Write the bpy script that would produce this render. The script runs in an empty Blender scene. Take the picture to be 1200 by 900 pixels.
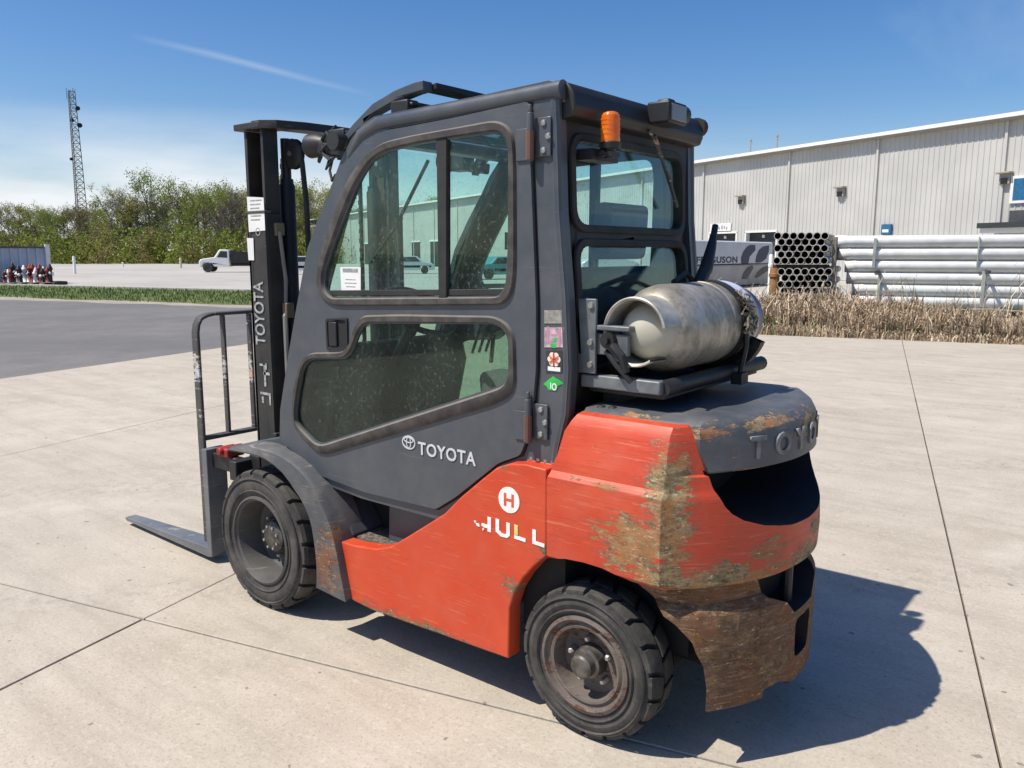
import bpy, bmesh, math, random
from mathutils import Vector, Matrix
from mathutils.geometry import tessellate_polygon
random.seed(7)
R = math.radians
scene = bpy.context.scene
col = scene.collection

# ------------------------------------------------------------------ camera
cam_d = bpy.data.cameras.new('camera')
cam = bpy.data.objects.new('camera', cam_d); col.objects.link(cam)
CAM = Vector((-1.411, 2.634, 1.618)); YAW = -0.899; PITCH = math.atan(152/953.16)
cam.location = CAM
cam.rotation_euler = (math.pi/2 - PITCH, 0, YAW - math.pi/2)
cam_d.sensor_width = 36.0
cam_d.lens = 953.16/1200*36
cam_d.clip_start = 0.05; cam_d.clip_end = 6000
scene.camera = cam

# ------------------------------------------------------------------ light
SUN = Vector((0.335, 0.49, 1.0)).normalized()          # direction towards the sun
sd = bpy.data.lights.new('sun', 'SUN'); sd.energy = 5.0; sd.angle = R(0.53); sd.color = (1.0, 0.94, 0.84)
so = bpy.data.objects.new('sun', sd); col.objects.link(so)
so.rotation_euler = SUN.to_track_quat('Z', 'Y').to_euler()
world = bpy.data.worlds.new('World'); scene.world = world; world.use_nodes = True
wn, wl = world.node_tree.nodes, world.node_tree.links
bg = wn['Background']; bg.inputs['Strength'].default_value = 0.09
sky = wn.new('ShaderNodeTexSky'); sky.sky_type = 'NISHITA'; sky.sun_disc = False
sky.sun_elevation = math.asin(SUN.z); sky.sun_rotation = math.atan2(SUN.x, SUN.y)
sky.altitude = 200; sky.air_density = 1.0; sky.dust_density = 1.0; sky.ozone_density = 2.2
# thin cirrus drawn in the sky itself: noise over the direction of view, flattened towards the horizon
tc = wn.new('ShaderNodeTexCoord')
sep = wn.new('ShaderNodeSeparateXYZ'); wl.new(tc.outputs['Generated'], sep.inputs[0])
def wm(op, a, b=None, c=None, clamp=False):
    n = wn.new('ShaderNodeMath'); n.operation = op; n.use_clamp = clamp
    for i, v in enumerate((a, b, c)):
        if v is None: continue
        if isinstance(v, (int, float)): n.inputs[i].default_value = v
        else: wl.new(v, n.inputs[i])
    return n.outputs[0]
zz = wm('ADD', wm('MAXIMUM', sep.outputs[2], 0.0), 0.10)
cx = wm('DIVIDE', sep.outputs[0], zz); cy = wm('DIVIDE', sep.outputs[1], zz)
cmb = wn.new('ShaderNodeCombineXYZ'); wl.new(cx, cmb.inputs[0]); wl.new(cy, cmb.inputs[1])
mp = wn.new('ShaderNodeMapping'); mp.inputs['Rotation'].default_value = (0, 0, R(28)); mp.inputs['Scale'].default_value = (0.55, 0.16, 1)
mp.inputs['Location'].default_value = (1.3, 0.4, 0)
wl.new(cmb.outputs[0], mp.inputs[0])
cn = wn.new('ShaderNodeTexNoise'); cn.inputs['Scale'].default_value = 1.0; cn.inputs['Detail'].default_value = 7; cn.inputs['Roughness'].default_value = 0.6; cn.inputs['Distortion'].default_value = 0.5
wl.new(mp.outputs[0], cn.inputs[0])
cirrus = wm('MULTIPLY', wm('SUBTRACT', cn.outputs['Fac'], 0.56, clamp=True), 2.2, clamp=True)
# low cloud bank near the horizon (a little denser over the woods)
wdir = wm('ADD', wm('MULTIPLY', sep.outputs[0], 0.96), wm('MULTIPLY', sep.outputs[1], -0.28))
wdir = wm('MULTIPLY', wm('SUBTRACT', wdir, 0.55, clamp=True), 2.4, clamp=True)
low = wm('SUBTRACT', 1.12, wm('DIVIDE', sep.outputs[2], 0.145), clamp=True)
n2 = wn.new('ShaderNodeTexNoise'); n2.inputs['Scale'].default_value = 3.0; n2.inputs['Detail'].default_value = 5
m2 = wn.new('ShaderNodeMapping'); m2.inputs['Scale'].default_value = (1, 1, 5); wl.new(tc.outputs['Generated'], m2.inputs[0]); wl.new(m2.outputs[0], n2.inputs[0])
bank = wm('MULTIPLY', wm('MULTIPLY', wm('MULTIPLY_ADD', n2.outputs['Fac'], 3.2, -0.95, clamp=True), low), wm('MULTIPLY_ADD', wdir, 1.5, 0.15))
# one short contrail: a narrow band round a great circle, faded at both ends
def dirv(px, py):
    f = 953.16; fw = Vector((math.cos(YAW)*math.cos(PITCH), math.sin(YAW)*math.cos(PITCH), -math.sin(PITCH)))
    r = Vector((math.sin(YAW), -math.cos(YAW), 0)); u = r.cross(fw)
    return (fw*f + r*(px-600) - u*(py-450)).normalized()
ca, cb = dirv(150, 42), dirv(440, 112)
nrm = ca.cross(cb).normalized(); mid = (ca+cb).normalized(); half = mid.dot(ca)
def wdot(v):
    n = wn.new('ShaderNodeVectorMath'); n.operation = 'DOT_PRODUCT'; wl.new(tc.outputs['Generated'], n.inputs[0]); n.inputs[1].default_value = v
    return n.outputs['Value']
dist = wm('ABSOLUTE', wm('ADD', wdot(nrm), wm('MULTIPLY', wm('SUBTRACT', n2.outputs['Fac'], 0.5), 0.012)))
strip = wm('MULTIPLY', wm('SUBTRACT', 1.0, wm('DIVIDE', dist, 0.0048), clamp=True), wm('MULTIPLY_ADD', n2.outputs['Fac'], 2.4, -0.4, clamp=True))
ends = wm('MULTIPLY', wm('SUBTRACT', wdot(mid), half, clamp=True), 1.0/(1-half), clamp=True)
trail = wm('MULTIPLY', wm('MULTIPLY', strip, ends), 0.20)
cl = wm('MAXIMUM', wm('MAXIMUM', wm('MULTIPLY', cirrus, 0.35), bank), trail)
cl = wm('MINIMUM', cl, 0.88)
mixc = wn.new('ShaderNodeMix'); mixc.data_type = 'RGBA'
hs = wn.new('ShaderNodeHueSaturation'); hs.inputs['Hue'].default_value = 0.508; hs.inputs['Saturation'].default_value = 1.36; hs.inputs['Value'].default_value = 1.25; wl.new(sky.outputs[0], hs.inputs['Color'])
wl.new(cl, mixc.inputs['Factor']); wl.new(hs.outputs[0], mixc.inputs['A']); mixc.inputs['B'].default_value = (9.0, 9.2, 9.6, 1)
wl.new(mixc.outputs['Result'], bg.inputs['Color'])
scene.view_settings.view_transform = 'Standard'; scene.view_settings.look = 'None'
scene.view_settings.exposure = 0.22; scene.view_settings.gamma = 1.0
scene.render.engine = 'CYCLES'
scene.cycles.max_bounces = 8; scene.cycles.transparent_max_bounces = 24

# ------------------------------------------------------------------ node helpers
class NT:
    def __init__(s, name):
        s.m = bpy.data.materials.new(name); s.m.use_nodes = True
        s.t = s.m.node_tree; s.N = s.t.nodes; s.L = s.t.links
        s.b = s.N['Principled BSDF']; s.tc = None
    def link(s, a, i):
        if isinstance(a, (int, float)): i.default_value = a
        elif isinstance(a, tuple): i.default_value = a if len(a) == len(i.default_value) else (*a, 1)
        else: s.L.new(a, i)
    def co(s, scale=(1, 1, 1), loc=(0, 0, 0), rot=(0, 0, 0)):
        if s.tc is None: s.tc = s.N.new('ShaderNodeTexCoord')
        m = s.N.new('ShaderNodeMapping'); m.inputs['Scale'].default_value = scale; m.inputs['Location'].default_value = loc; m.inputs['Rotation'].default_value = rot
        s.L.new(s.tc.outputs['Object'], m.inputs[0]); return m.outputs[0]
    def noise(s, scale, detail=4, rough=0.55, vec=None, dist=0, out='Fac'):
        n = s.N.new('ShaderNodeTexNoise'); n.inputs['Scale'].default_value = scale; n.inputs['Detail'].default_value = detail
        n.inputs['Roughness'].default_value = rough; n.inputs['Distortion'].default_value = dist
        s.L.new(vec if vec is not None else s.co(), n.inputs['Vector']); return n.outputs[out]
    def math(s, op, a, b=None, c=None, clamp=False):
        n = s.N.new('ShaderNodeMath'); n.operation = op; n.use_clamp = clamp
        for i, v in enumerate((a, b, c)):
            if v is not None: s.link(v, n.inputs[i])
        return n.outputs[0]
    def step(s, v, lo, hi):
        n = s.N.new('ShaderNodeMapRange'); n.interpolation_type = 'SMOOTHSTEP'
        s.link(v, n.inputs['Value']); s.link(lo, n.inputs['From Min']); s.link(hi, n.inputs['From Max']); return n.outputs[0]
    def mix(s, f, a, b, blend='MIX'):
        n = s.N.new('ShaderNodeMix'); n.data_type = 'RGBA'; n.blend_type = blend
        s.link(f, n.inputs['Factor']); s.link(a, n.inputs['A']); s.link(b, n.inputs['B']); return n.outputs['Result']
    def xyz(s):
        if s.tc is None: s.tc = s.N.new('ShaderNodeTexCoord')
        n = s.N.new('ShaderNodeSeparateXYZ'); s.L.new(s.tc.outputs['Object'], n.inputs[0]); return n.outputs
    def blob(s, c, r):
        "1 at centre c falling to 0 at the ellipsoid of radii r (object space)"
        v = s.co(scale=tuple(1/k for k in r), loc=tuple(-a/k for a, k in zip(c, r)))
        n = s.N.new('ShaderNodeVectorMath'); n.operation = 'LENGTH'; s.L.new(v, n.inputs[0])
        return s.math('SUBTRACT', 1.0, n.outputs['Value'], clamp=True)
    def bump(s, h, strength=0.3, dist=0.01):
        n = s.N.new('ShaderNodeBump'); n.inputs['Strength'].default_value = strength; n.inputs['Distance'].default_value = dist
        s.L.new(h, n.inputs['Height']); s.L.new(n.outputs[0], s.b.inputs['Normal'])
    def out(s, colr, rough=0.5, metal=0.0, spec=None):
        s.link(colr, s.b.inputs['Base Color']); s.link(rough, s.b.inputs['Roughness']); s.link(metal, s.b.inputs['Metallic'])
        if spec is not None: s.b.inputs['Specular IOR Level'].default_value = spec
        return s.m

def simple(name, c, rough=0.6, metal=0, var=0.18, scale=6, bump=0.0, spec=None):
    t = NT(name)
    n = t.noise(scale, 5); d = tuple(k*(1-var) for k in c); e = tuple(min(1, k*(1+var)) for k in c)
    cc = t.mix(t.step(n, 0.3, 0.7), d, e)
    if bump: t.bump(t.noise(scale*8, 4), bump, 0.01)
    return t.out(cc, rough, metal, spec)

def paint(name, c, faded, chipc, chip=0.9, scratchc=None, scratch=0.75, dust=(0.35, 0.30, 0.24), dusta=0.25, rough=0.4, blobs=(), chips2=None, bumpy=0.1):
    "old machine paint: fading, fine horizontal scrapes, chips that gather where the machine gets knocked (blobs), dust"
    t = NT(name)
    cc = t.mix(t.step(t.noise(3.2, 5, 0.6), 0.38, 0.72), c, faded)
    streak = t.noise(1.0, 8, 0.75, t.co(scale=(9, 9, 62), rot=(0, R(1.5), 0)))
    speck = t.noise(42, 8, 0.8, t.co(scale=(1, 1, 1.5)))
    med = t.noise(8, 7, 0.7, t.co(scale=(1, 1, 1.7), loc=(4, 4, 4)))
    val = t.math('ADD', t.math('MULTIPLY', streak, 0.42), t.math('ADD', t.math('MULTIPLY', speck, 0.28), t.math('MULTIPLY', med, 0.30)))
    bsum = None
    for (ctr, rad, k) in blobs:
        b = t.math('MULTIPLY', t.blob(ctr, rad), k*0.34)
        bsum = b if bsum is None else t.math('MAXIMUM', bsum, b)
    if bsum is not None: val = t.math('ADD', val, bsum)
    T = 0.64*chip/0.9
    # long thin scratches, pale and dark
    s1 = t.noise(1.6, 6, 0.7, t.co(scale=(3, 3, 80), rot=(0, R(2), 0)))
    cc = t.mix(t.math('MULTIPLY', t.step(s1, scratch-.10, scratch-.04), 0.5), cc, scratchc or chipc)
    s2 = t.noise(1.1, 5, 0.7, t.co(scale=(5, 5, 130), rot=(0, R(-3), 0), loc=(3, 1, 2)))
    cc = t.mix(t.math('MULTIPLY', t.step(s2, scratch-0.11, scratch-0.05), 0.35), cc, tuple(k*0.35 for k in c))
    # grime round the worn places, then the bare patches themselves
    cc = t.mix(t.math('MULTIPLY', t.step(val, T-0.07, T), 0.45), cc, tuple(k*0.55+0.02 for k in c))
    mask = t.step(val, T-.006, T+.012)
    a1 = t.noise(1.0, 8, 0.8, t.co(scale=(17, 17, 48), loc=(2, 5, 1)))
    cp = t.mix(t.step(a1, 0.40, 0.58), chips2 or tuple(k*0.45 for k in chipc), chipc)
    cp = t.mix(t.step(t.noise(24, 8, 0.85), 0.50, 0.60), cp, tuple(k*0.30 for k in chipc))
    cp = t.mix(t.math('MULTIPLY', t.step(t.noise(6, 5, 0.6, t.co(loc=(8, 8, 8))), 0.48, 0.58), .75), cp, (chipc[0]*1.0, chipc[1]*.58, chipc[2]*.36))
    cp = t.mix(t.step(t.noise(1.0, 8, 0.85, t.co(scale=(30, 30, 95), loc=(6, 1, 4))), 0.565, 0.62), cp, (0.56, 0.46, 0.32))
    cp = t.mix(t.step(t.noise(1.0, 8, 0.85, t.co(scale=(26, 26, 60), loc=(1, 9, 4))), 0.555, 0.62), cp, tuple(k*0.22 for k in chipc))
    cc = t.mix(mask, cc, cp)
    dn = t.step(t.noise(9, 6, 0.65, t.co(loc=(7, 2, 5))), 0.35, 0.85)
    cc = t.mix(t.math('MULTIPLY', dn, dusta), cc, dust)
    rr = t.math('ADD', rough, t.math('ADD', t.math('MULTIPLY', mask, 0.35), t.math('MULTIPLY', dn, 0.2)))
    h = t.math('ADD', t.math('MULTIPLY', mask, -0.5), t.math('MULTIPLY', t.noise(2.5, 3), 1.0))
    h = t.math('ADD', h, t.math('MULTIPLY', t.math('MULTIPLY', a1, mask), 0.8))
    t.bump(h, bumpy, 0.008)
    return t.out(cc, rr, 0.0)

ORANGE = (0.53, 0.048, 0.011)
M = {}
M['orange'] = paint('orange paint', ORANGE, (0.57, 0.070, 0.020), (0.26, 0.17, 0.09), 0.90, (0.62, 0.22, 0.12), 0.70, dusta=0.09, rough=0.42,
    blobs=[((0.30, 0.53, 0.90), (0.30, 0.2, 0.035), 0.30), ((0.62, 0.53, 0.60), (0.10, 0.2, 0.05), 0.22), ((0.75, 0.53, 0.17), (0.75, 0.2, 0.09), 0.72), ((0.12, 0.53, 0.62), (0.12, 0.2, 0.10), 0.55), ((0.26, 0.53, 0.48), (0.10, 0.2, 0.12), 0.5)])
M['counterweight'] = paint('counterweight paint', (0.50, 0.045, 0.012), (0.54, 0.070, 0.024), (0.33, 0.23, 0.115), 0.86, (0.62, 0.22, 0.13), 0.68, dusta=0.10, rough=0.45,
    chips2=(0.13, 0.105, 0.05), bumpy=0.35,
    blobs=[((-0.31, 0.50, 0.80), (0.13, 0.15, 0.46), 0.72), ((-0.22, 0.53, 0.72), (0.25, 0.16, 0.15), 0.66), ((-0.30, 0.49, 0.97), (0.16, 0.12, 0.12), 0.45), ((-0.44, 0.38, 0.61), (0.30, 0.50, 0.14), 0.72), ((-0.50, 0.20, 0.70), (0.2, 0.40, 0.10), 0.40),
           ((-0.55, 0.0, 0.62), (0.2, 0.42, 0.12), 0.60), ((-0.55, -0.1, 0.72), (0.12, 0.22, 0.10), 0.5), ((-0.1, 0.53, 0.90), (0.28, 0.1, 0.022), 0.42), ((-0.25, 0.53, 0.62), (0.16, 0.1, 0.06), 0.5),
           ((-0.30, 0.48, 1.02), (0.07, 0.10, 0.10), 0.42)])
M['rusty'] = paint('worn lower counterweight', (0.17, 0.062, 0.018), (0.085, 0.045, 0.022), (0.22, 0.14, 0.065), 0.69, (0.42, 0.33, 0.22), 0.64, dusta=0.12, rough=0.7, chips2=(0.14, 0.06, 0.025), bumpy=0.9)
M['grey'] = paint('grey cab paint', (0.056, 0.065, 0.078), (0.072, 0.080, 0.093), (0.22, 0.20, 0.17), 0.98, (0.17, 0.17, 0.17), 0.74, dusta=0.24, rough=0.33, dust=(0.17, 0.155, 0.135))
M['grey_worn'] = paint('worn grey cover paint', (0.053, 0.061, 0.073), (0.082, 0.087, 0.094), (0.34, 0.22, 0.11), 0.90, (0.30, 0.28, 0.25), 0.72, dusta=0.22, rough=0.45, chips2=(0.16, 0.13, 0.08), bumpy=0.25,
    blobs=[((-0.37, 0.38, 1.09), (0.14, 0.16, 0.055), 0.80), ((-0.48, 0.17, 1.10), (0.12, 0.22, 0.035), 0.80), ((-0.2, 0.43, 1.12), (0.16, 0.03, 0.02), 0.6), ((-0.53, -0.05, 1.06), (0.12, 0.26, 0.10), 0.70), ((-0.46, 0.15, 0.968), (0.3, 0.5, 0.014), 0.60), ((-0.42, 0.33, 1.02), (0.16, 0.22, 0.06), .32)])
M['fender'] = paint('dusty fender', (0.060, 0.065, 0.072), (0.095, 0.094, 0.092), (0.17, 0.10, 0.065), 0.90, (0.30, 0.27, 0.23), 0.70, dusta=0.35, rough=0.6, dust=(0.26, 0.23, 0.19), chips2=(0.16, 0.07, 0.04),
    blobs=[((1.23, 0.57, 0.33), (0.22, 0.1, 0.36), 0.60), ((1.19, 0.56, 0.45), (0.04, 0.1, 0.22), .7)])
M['black'] = paint('black steel', (0.010, 0.010, 0.011), (0.020, 0.019, 0.018), (0.16, 0.15, 0.13), 0.98, (0.12, 0.115, 0.11), 0.74, dusta=0.14, rough=0.5, dust=(0.08, 0.065, 0.055))
M['mast'] = paint('greasy mast steel', (0.016, 0.016, 0.017), (0.036, 0.033, 0.031), (0.13, 0.085, 0.055), 0.90, (0.20, 0.18, 0.16), 0.74, dusta=0.30, rough=0.55, dust=(0.11, 0.085, 0.06))
M['scraped'] = paint('scraped frame', (0.050, 0.048, 0.046), (0.09, 0.085, 0.08), (0.62, 0.62, 0.62), 0.80, (0.45, 0.43, 0.40), 0.70, dusta=0.30, rough=0.6, dust=(0.12, 0.10, 0.085),
    blobs=[((2.45, 0.40, 1.03), (0.06, 0.06, 0.12), 0.36), ((2.45, 0.23, 1.02), (0.05, 0.05, 0.14), 0.36), ((2.45, 0.08, 1.0), (0.05, 0.05, 0.16), 0.32)])
M['fork'] = paint('fork steel', (0.10, 0.11, 0.125), (0.15, 0.155, 0.165), (0.20, 0.14, 0.10), 0.86, (0.40, 0.40, 0.40), 0.70, dusta=0.2, rough=0.38)
M['red'] = simple('red paint', (0.26, 0.02, 0.015), 0.6, var=.5, scale=25)
M['rubber'] = simple('rubber', (0.022, 0.022, 0.022), 0.75, var=0.3, scale=10, bump=0.1)
def gasket_mat():
    t = NT('dusty window rubber')
    n = t.step(t.noise(14, 6, 0.6), 0.35, 0.7)
    # dust lies on faces that look up
    g = t.N.new('ShaderNodeNewGeometry'); s = t.N.new('ShaderNodeSeparateXYZ'); t.L.new(g.outputs['Normal'], s.inputs[0])
    up = t.step(s.outputs[2], 0.05, 0.7)
    f = t.math('ADD', t.math('MULTIPLY', n, 0.35), t.math('MULTIPLY', up, 0.6), clamp=True)
    return t.out(t.mix(f, (0.035, 0.032, 0.030), (0.17, 0.15, 0.13)), 0.7)
M['gasket'] = gasket_mat()
def tyre_mat():
    t = NT('dusty tyre rubber')
    n = t.step(t.noise(7, 7, 0.65), 0.35, 0.7); n2 = t.step(t.noise(60, 5, 0.7), 0.5, 0.75)
    cc = t.mix(n, (0.030, 0.029, 0.028), (0.085, 0.078, 0.068)); cc = t.mix(t.math('MULTIPLY', n2, 0.4), cc, (0.13, 0.115, 0.095))
    t.bump(t.noise(45, 6), 0.3, 0.004)
    return t.out(cc, 0.82)
M['tyre'] = tyre_mat()
M['rim'] = paint('rim paint', (0.055, 0.055, 0.053), (0.085, 0.08, 0.075), (0.10, 0.07, 0.05), 0.84, (0.3, 0.28, 0.25), 0.72, dusta=0.4, rough=0.6, dust=(0.14, 0.115, 0.09))
M['rim_rear'] = paint('rusty rim paint', (0.10, 0.085, 0.075), (0.15, 0.12, 0.10), (0.13, 0.05, 0.035), 0.74, (0.3, 0.28, 0.25), 0.72, dusta=0.4, rough=0.65, dust=(0.15, 0.12, 0.09))
M['hub'] = simple('greasy hub', (0.10, 0.09, 0.08), 0.45, 0.4, 0.5, 30)
M['bolt'] = simple('zinc bolt', (0.45, 0.44, 0.42), 0.35, 0.8)
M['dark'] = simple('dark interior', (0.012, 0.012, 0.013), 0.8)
M['plastic'] = simple('black plastic', (0.013, 0.013, 0.015), 0.5, var=0.3)
M['seat'] = simple('black vinyl', (0.05, 0.052, 0.056), 0.5, var=0.3, bump=0.1)
M['inner'] = simple('cab interior grey', (0.20, 0.205, 0.20), 0.6)
M['white'] = simple('white vinyl', (0.72, 0.72, 0.70), 0.55, var=0.06)
M['silver'] = simple('silver lettering', (0.52, 0.54, 0.56), 0.5, var=0.1)
M['dimsilver'] = simple('dull lettering', (0.30, 0.31, 0.31), 0.6, var=0.45, scale=40)
M['white_worn'] = simple('worn white lettering', (0.78, 0.76, 0.72), 0.6, var=0.12, scale=30)
M['yellow_worn'] = simple('yellowed lettering', (0.62, 0.60, 0.18), 0.6, var=0.15, scale=30)
M['ink'] = simple('dark print', (0.03, 0.03, 0.035), 0.6)
M['greyprint'] = simple('grey print', (0.30, 0.30, 0.29), 0.6, var=0.3, scale=60)
M['green'] = simple('green sticker', (0.03, 0.42, 0.07), 0.5, var=0.2, scale=30)
M['redprint'] = simple('red print', (0.62, 0.08, 0.04), 0.5)
M['pinkprint'] = simple('pink print', (0.55, 0.22, 0.26), 0.5)
M['galv'] = simple('galvanised plate', (0.16, 0.175, 0.185), 0.5, 0.3, 0.25, 14)
M['raised'] = simple('raised grey letters', (0.13, 0.14, 0.15), 0.5, var=0.45, scale=30)
M['pad'] = simple('gritty step pad', (0.17, 0.145, 0.12), 0.9, var=0.6, scale=70, bump=0.8)

def amber():
    t = NT('amber lens'); n = t.noise(20, 3)
    m = t.out(t.mix(t.step(n, .3, .7), (0.85, 0.17, 0.008), (0.95, 0.25, 0.015)), 0.18)
    t.b.inputs['Transmission Weight'].default_value = 0.25; t.b.inputs['Subsurface Weight'].default_value = 0.25
    t.b.inputs['Subsurface Radius'].default_value = (0.05, 0.02, 0.005)
    return m
M['amber'] = amber()
def glass(name, tint, dustc, dust_lo, dust_hi, dmax, refl=1.0):
    t = NT(name); t.N.remove(t.b)
    out = t.N['Material Output']
    tr = t.N.new('ShaderNodeBsdfTransparent'); tr.inputs[0].default_value = (*tint, 1)
    gl = t.N.new('ShaderNodeBsdfGlossy'); gl.inputs['Roughness'].default_value = 0.03; gl.inputs['Color'].default_value = (0.9, 0.95, 0.95, 1)
    fr = t.N.new('ShaderNodeLayerWeight'); f = t.math('MULTIPLY_ADD', t.math('POWER', fr.outputs['Facing'], 4.0), 0.8, 0.025, clamp=True)
    m1 = t.N.new('ShaderNodeMixShader'); t.link(f, m1.inputs[0]); t.L.new(tr.outputs[0], m1.inputs[1]); t.L.new(gl.outputs[0], m1.inputs[2])
    df = t.N.new('ShaderNodeBsdfDiffuse'); df.inputs[0].default_value = (*dustc, 1)
    n1 = t.noise(5, 7, 0.65, t.co(scale=(1, 1, 0.6))); n2 = t.noise(62, 4, 0.85, t.co(scale=(1, 1, 0.8)))
    d = t.math('MULTIPLY', t.step(n1, dust_lo, dust_hi), dmax)
    d = t.math('ADD', d, t.math('MULTIPLY', t.step(n2, 0.56, 0.66), t.math('MULTIPLY_ADD', t.step(n1, .35, .6), dmax*5.0, dmax*1.2)), clamp=True)
    m2 = t.N.new('ShaderNodeMixShader'); t.link(d, m2.inputs[0]); t.L.new(m1.outputs[0], m2.inputs[1]); t.L.new(df.outputs[0], m2.inputs[2])
    t.L.new(m2.outputs[0], out.inputs[0]); return t.m
M['glass'] = glass('green tinted glass', (0.81, 0.945, 0.91), (0.30, 0.34, 0.31), 0.40, 0.80, 0.045)
M['glass_dirty'] = glass('dirty green glass', (0.70, 0.83, 0.76), (0.20, 0.23, 0.19), 0.36, 0.75, 0.055)
M['glass_back'] = glass('rear screen glass', (0.90, 0.965, 0.955), (0.3, 0.33, 0.32), 0.5, 0.85, 0.022)
def tank_mat():
    t = NT('dirty aluminium cylinder')
    n = t.step(t.noise(6, 7, 0.65, t.co(scale=(1, 2.2, 1))), 0.32, 0.68); n2 = t.step(t.noise(26, 6, 0.7), 0.45, 0.7)
    cc = t.mix(n, (0.24, 0.215, 0.175), (0.46, 0.43, 0.37)); cc = t.mix(t.math('MULTIPLY', n2, 0.55), cc, (0.11, 0.09, 0.065))
    t.bump(t.noise(9, 4), 0.08, 0.01)
    return t.out(cc, t.math('MULTIPLY_ADD', n, -0.12, 0.52), 0.45)
M['tank'] = tank_mat()
M['tank_dark'] = simple('stained cylinder end', (0.22, 0.24, 0.28), 0.35, 0.6, 0.3, 12)
M['tank_collar'] = simple('oxidised collar', (0.40, 0.385, 0.34), 0.5, 0.3, 0.25, 18)
M['cap'] = simple('cream valve cap', (0.44, 0.42, 0.34), 0.6, 0, 0.1, 8)

def ground_mat(name, ca, cb, cc_, fine=60, rough=0.9, big=0.35, bumpd=0.02, grit=0.35, stain=None):
    t = NT(name)
    a = t.step(t.noise(big, 6, 0.6), 0.35, 0.65); b = t.step(t.noise(big*7, 6, 0.65), 0.3, 0.7); c = t.step(t.noise(fine, 4, 0.7), 0.35, 0.7)
    v = t.mix(a, ca, cb); v = t.mix(t.math('MULTIPLY', b, 0.5), v, cc_); v = t.mix(t.math('MULTIPLY', c, grit), v, tuple(k*0.55 for k in ca))
    if stain:
        s = t.step(t.noise(1.1, 8, 0.75, t.co(loc=(9, 3, 1))), 0.60, 0.72); v = t.mix(t.math('MULTIPLY', s, 0.35), v, stain)
        sp = t.step(t.noise(7, 3, 0.5, t.co(loc=(2, 8, 1))), 0.735, 0.75); v = t.mix(t.math('MULTIPLY', sp, 0.6), v, tuple(k*0.6 for k in stain))
    t.bump(t.noise(fine*1.5, 4), 0.25, bumpd)
    return t.out(v, rough, 0, 0.3)
def concrete_mat():
    t = NT('warm broomed concrete')  # the slabs' own warm colour with random mottling and stains
    oi = t.N.new('ShaderNodeObjectInfo')
    a = t.step(t.noise(0.55, 6, 0.6), 0.3, 0.7); b = t.step(t.noise(3.2, 7, 0.7, t.co(scale=(1, 1, 1))), 0.32, 0.68)
    st = t.noise(2.2, 7, 0.68, t.co(scale=(0.25, 2.2, 1), rot=(0, 0, R(-14.3))))
    v = t.mix(a, (0.395, 0.345, 0.275), (0.465, 0.412, 0.335))
    v = t.mix(t.math('MULTIPLY', b, 0.55), v, (0.545, 0.485, 0.40))
    v = t.mix(t.math('MULTIPLY', t.step(st, 0.42, 0.70), 0.5), v, (0.325, 0.28, 0.225))
    c = t.noise(70, 5, 0.75); v = t.mix(t.math('MULTIPLY', t.step(c, 0.50, 0.66), 0.55), v, (0.24, 0.21, 0.175))
    c2 = t.noise(34, 5, 0.75, t.co(loc=(3, 3, 3))); v = t.mix(t.math('MULTIPLY', t.step(c2, 0.52, 0.70), 0.6), v, (0.56, 0.52, 0.46))
    sp = t.step(t.noise(17, 2, 0.4, t.co(loc=(2, 8, 1))), 0.735, 0.75); v = t.mix(t.math('MULTIPLY', sp, 0.7), v, (0.13, 0.11, 0.09))
    dr = t.step(t.noise(1.7, 8, 0.75, t.co(loc=(5, 1, 7))), 0.60, 0.72); v = t.mix(t.math('MULTIPLY', dr, 0.30), v, (0.22, 0.19, 0.155))
    lt = t.step(t.noise(0.9, 7, 0.7, t.co(loc=(1, 6, 2))), 0.55, 0.70); v = t.mix(t.math('MULTIPLY', lt, 0.35), v, (0.60, 0.55, 0.47))
    wv = t.N.new('ShaderNodeTexWave'); wv.inputs['Scale'].default_value = 0.16; wv.inputs['Distortion'].default_value = 5; wv.inputs['Detail'].default_value = 3; wv.inputs['Detail Scale'].default_value = 0.5; t.L.new(t.co(rot=(0, 0, R(40))), wv.inputs['Vector'])
    tk = t.math('MULTIPLY', t.step(wv.outputs['Fac'], 0.90, 0.99), t.step(t.noise(14, 5, .7), .45, .65)); v = t.mix(t.math('MULTIPLY', tk, 0.28), v, (0.20, 0.175, 0.15))
    v = t.mix(t.math('MULTIPLY', oi.outputs['Random'], 0.14), v, (0.28, 0.255, 0.22))
    t.bump(t.noise(110, 4, 0.7), 0.35, 0.006)
    return t.out(v, 0.88, 0, 0.3)
M['concrete'] = concrete_mat()
M['joint'] = simple('joint filler', (0.07, 0.06, 0.05), 0.95)
M['asphalt'] = ground_mat('weathered asphalt', (0.155, 0.148, 0.142), (0.20, 0.19, 0.18), (0.125, 0.12, 0.115), 40, 0.9, 0.25, 0.01, 0.35)
M['far_concrete'] = ground_mat('far concrete yard', (0.42, 0.395, 0.35), (0.34, 0.32, 0.29), (0.48, 0.455, 0.41), 8, 0.9, 0.06, 0.01, 0.15)
M['grass'] = ground_mat('spring grass', (0.085, 0.125, 0.028), (0.12, 0.15, 0.045), (0.18, 0.17, 0.08), 30, 0.95, 0.2, 0.03, 0.4)
M['blade'] = simple('grass blades', (0.14, 0.20, 0.045), 0.8, var=0.5, scale=1.5)
M['drygrass'] = ground_mat('dry grass litter', (0.30, 0.235, 0.165), (0.22, 0.17, 0.115), (0.36, 0.30, 0.22), 25, 0.95, 0.6, 0.03, 0.6)
M['gravel'] = ground_mat('gravel edge', (0.40, 0.34, 0.27), (0.28, 0.25, 0.215), (0.42, 0.38, 0.33), 18, 0.95, 0.8, 0.03, 0.6)

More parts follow.
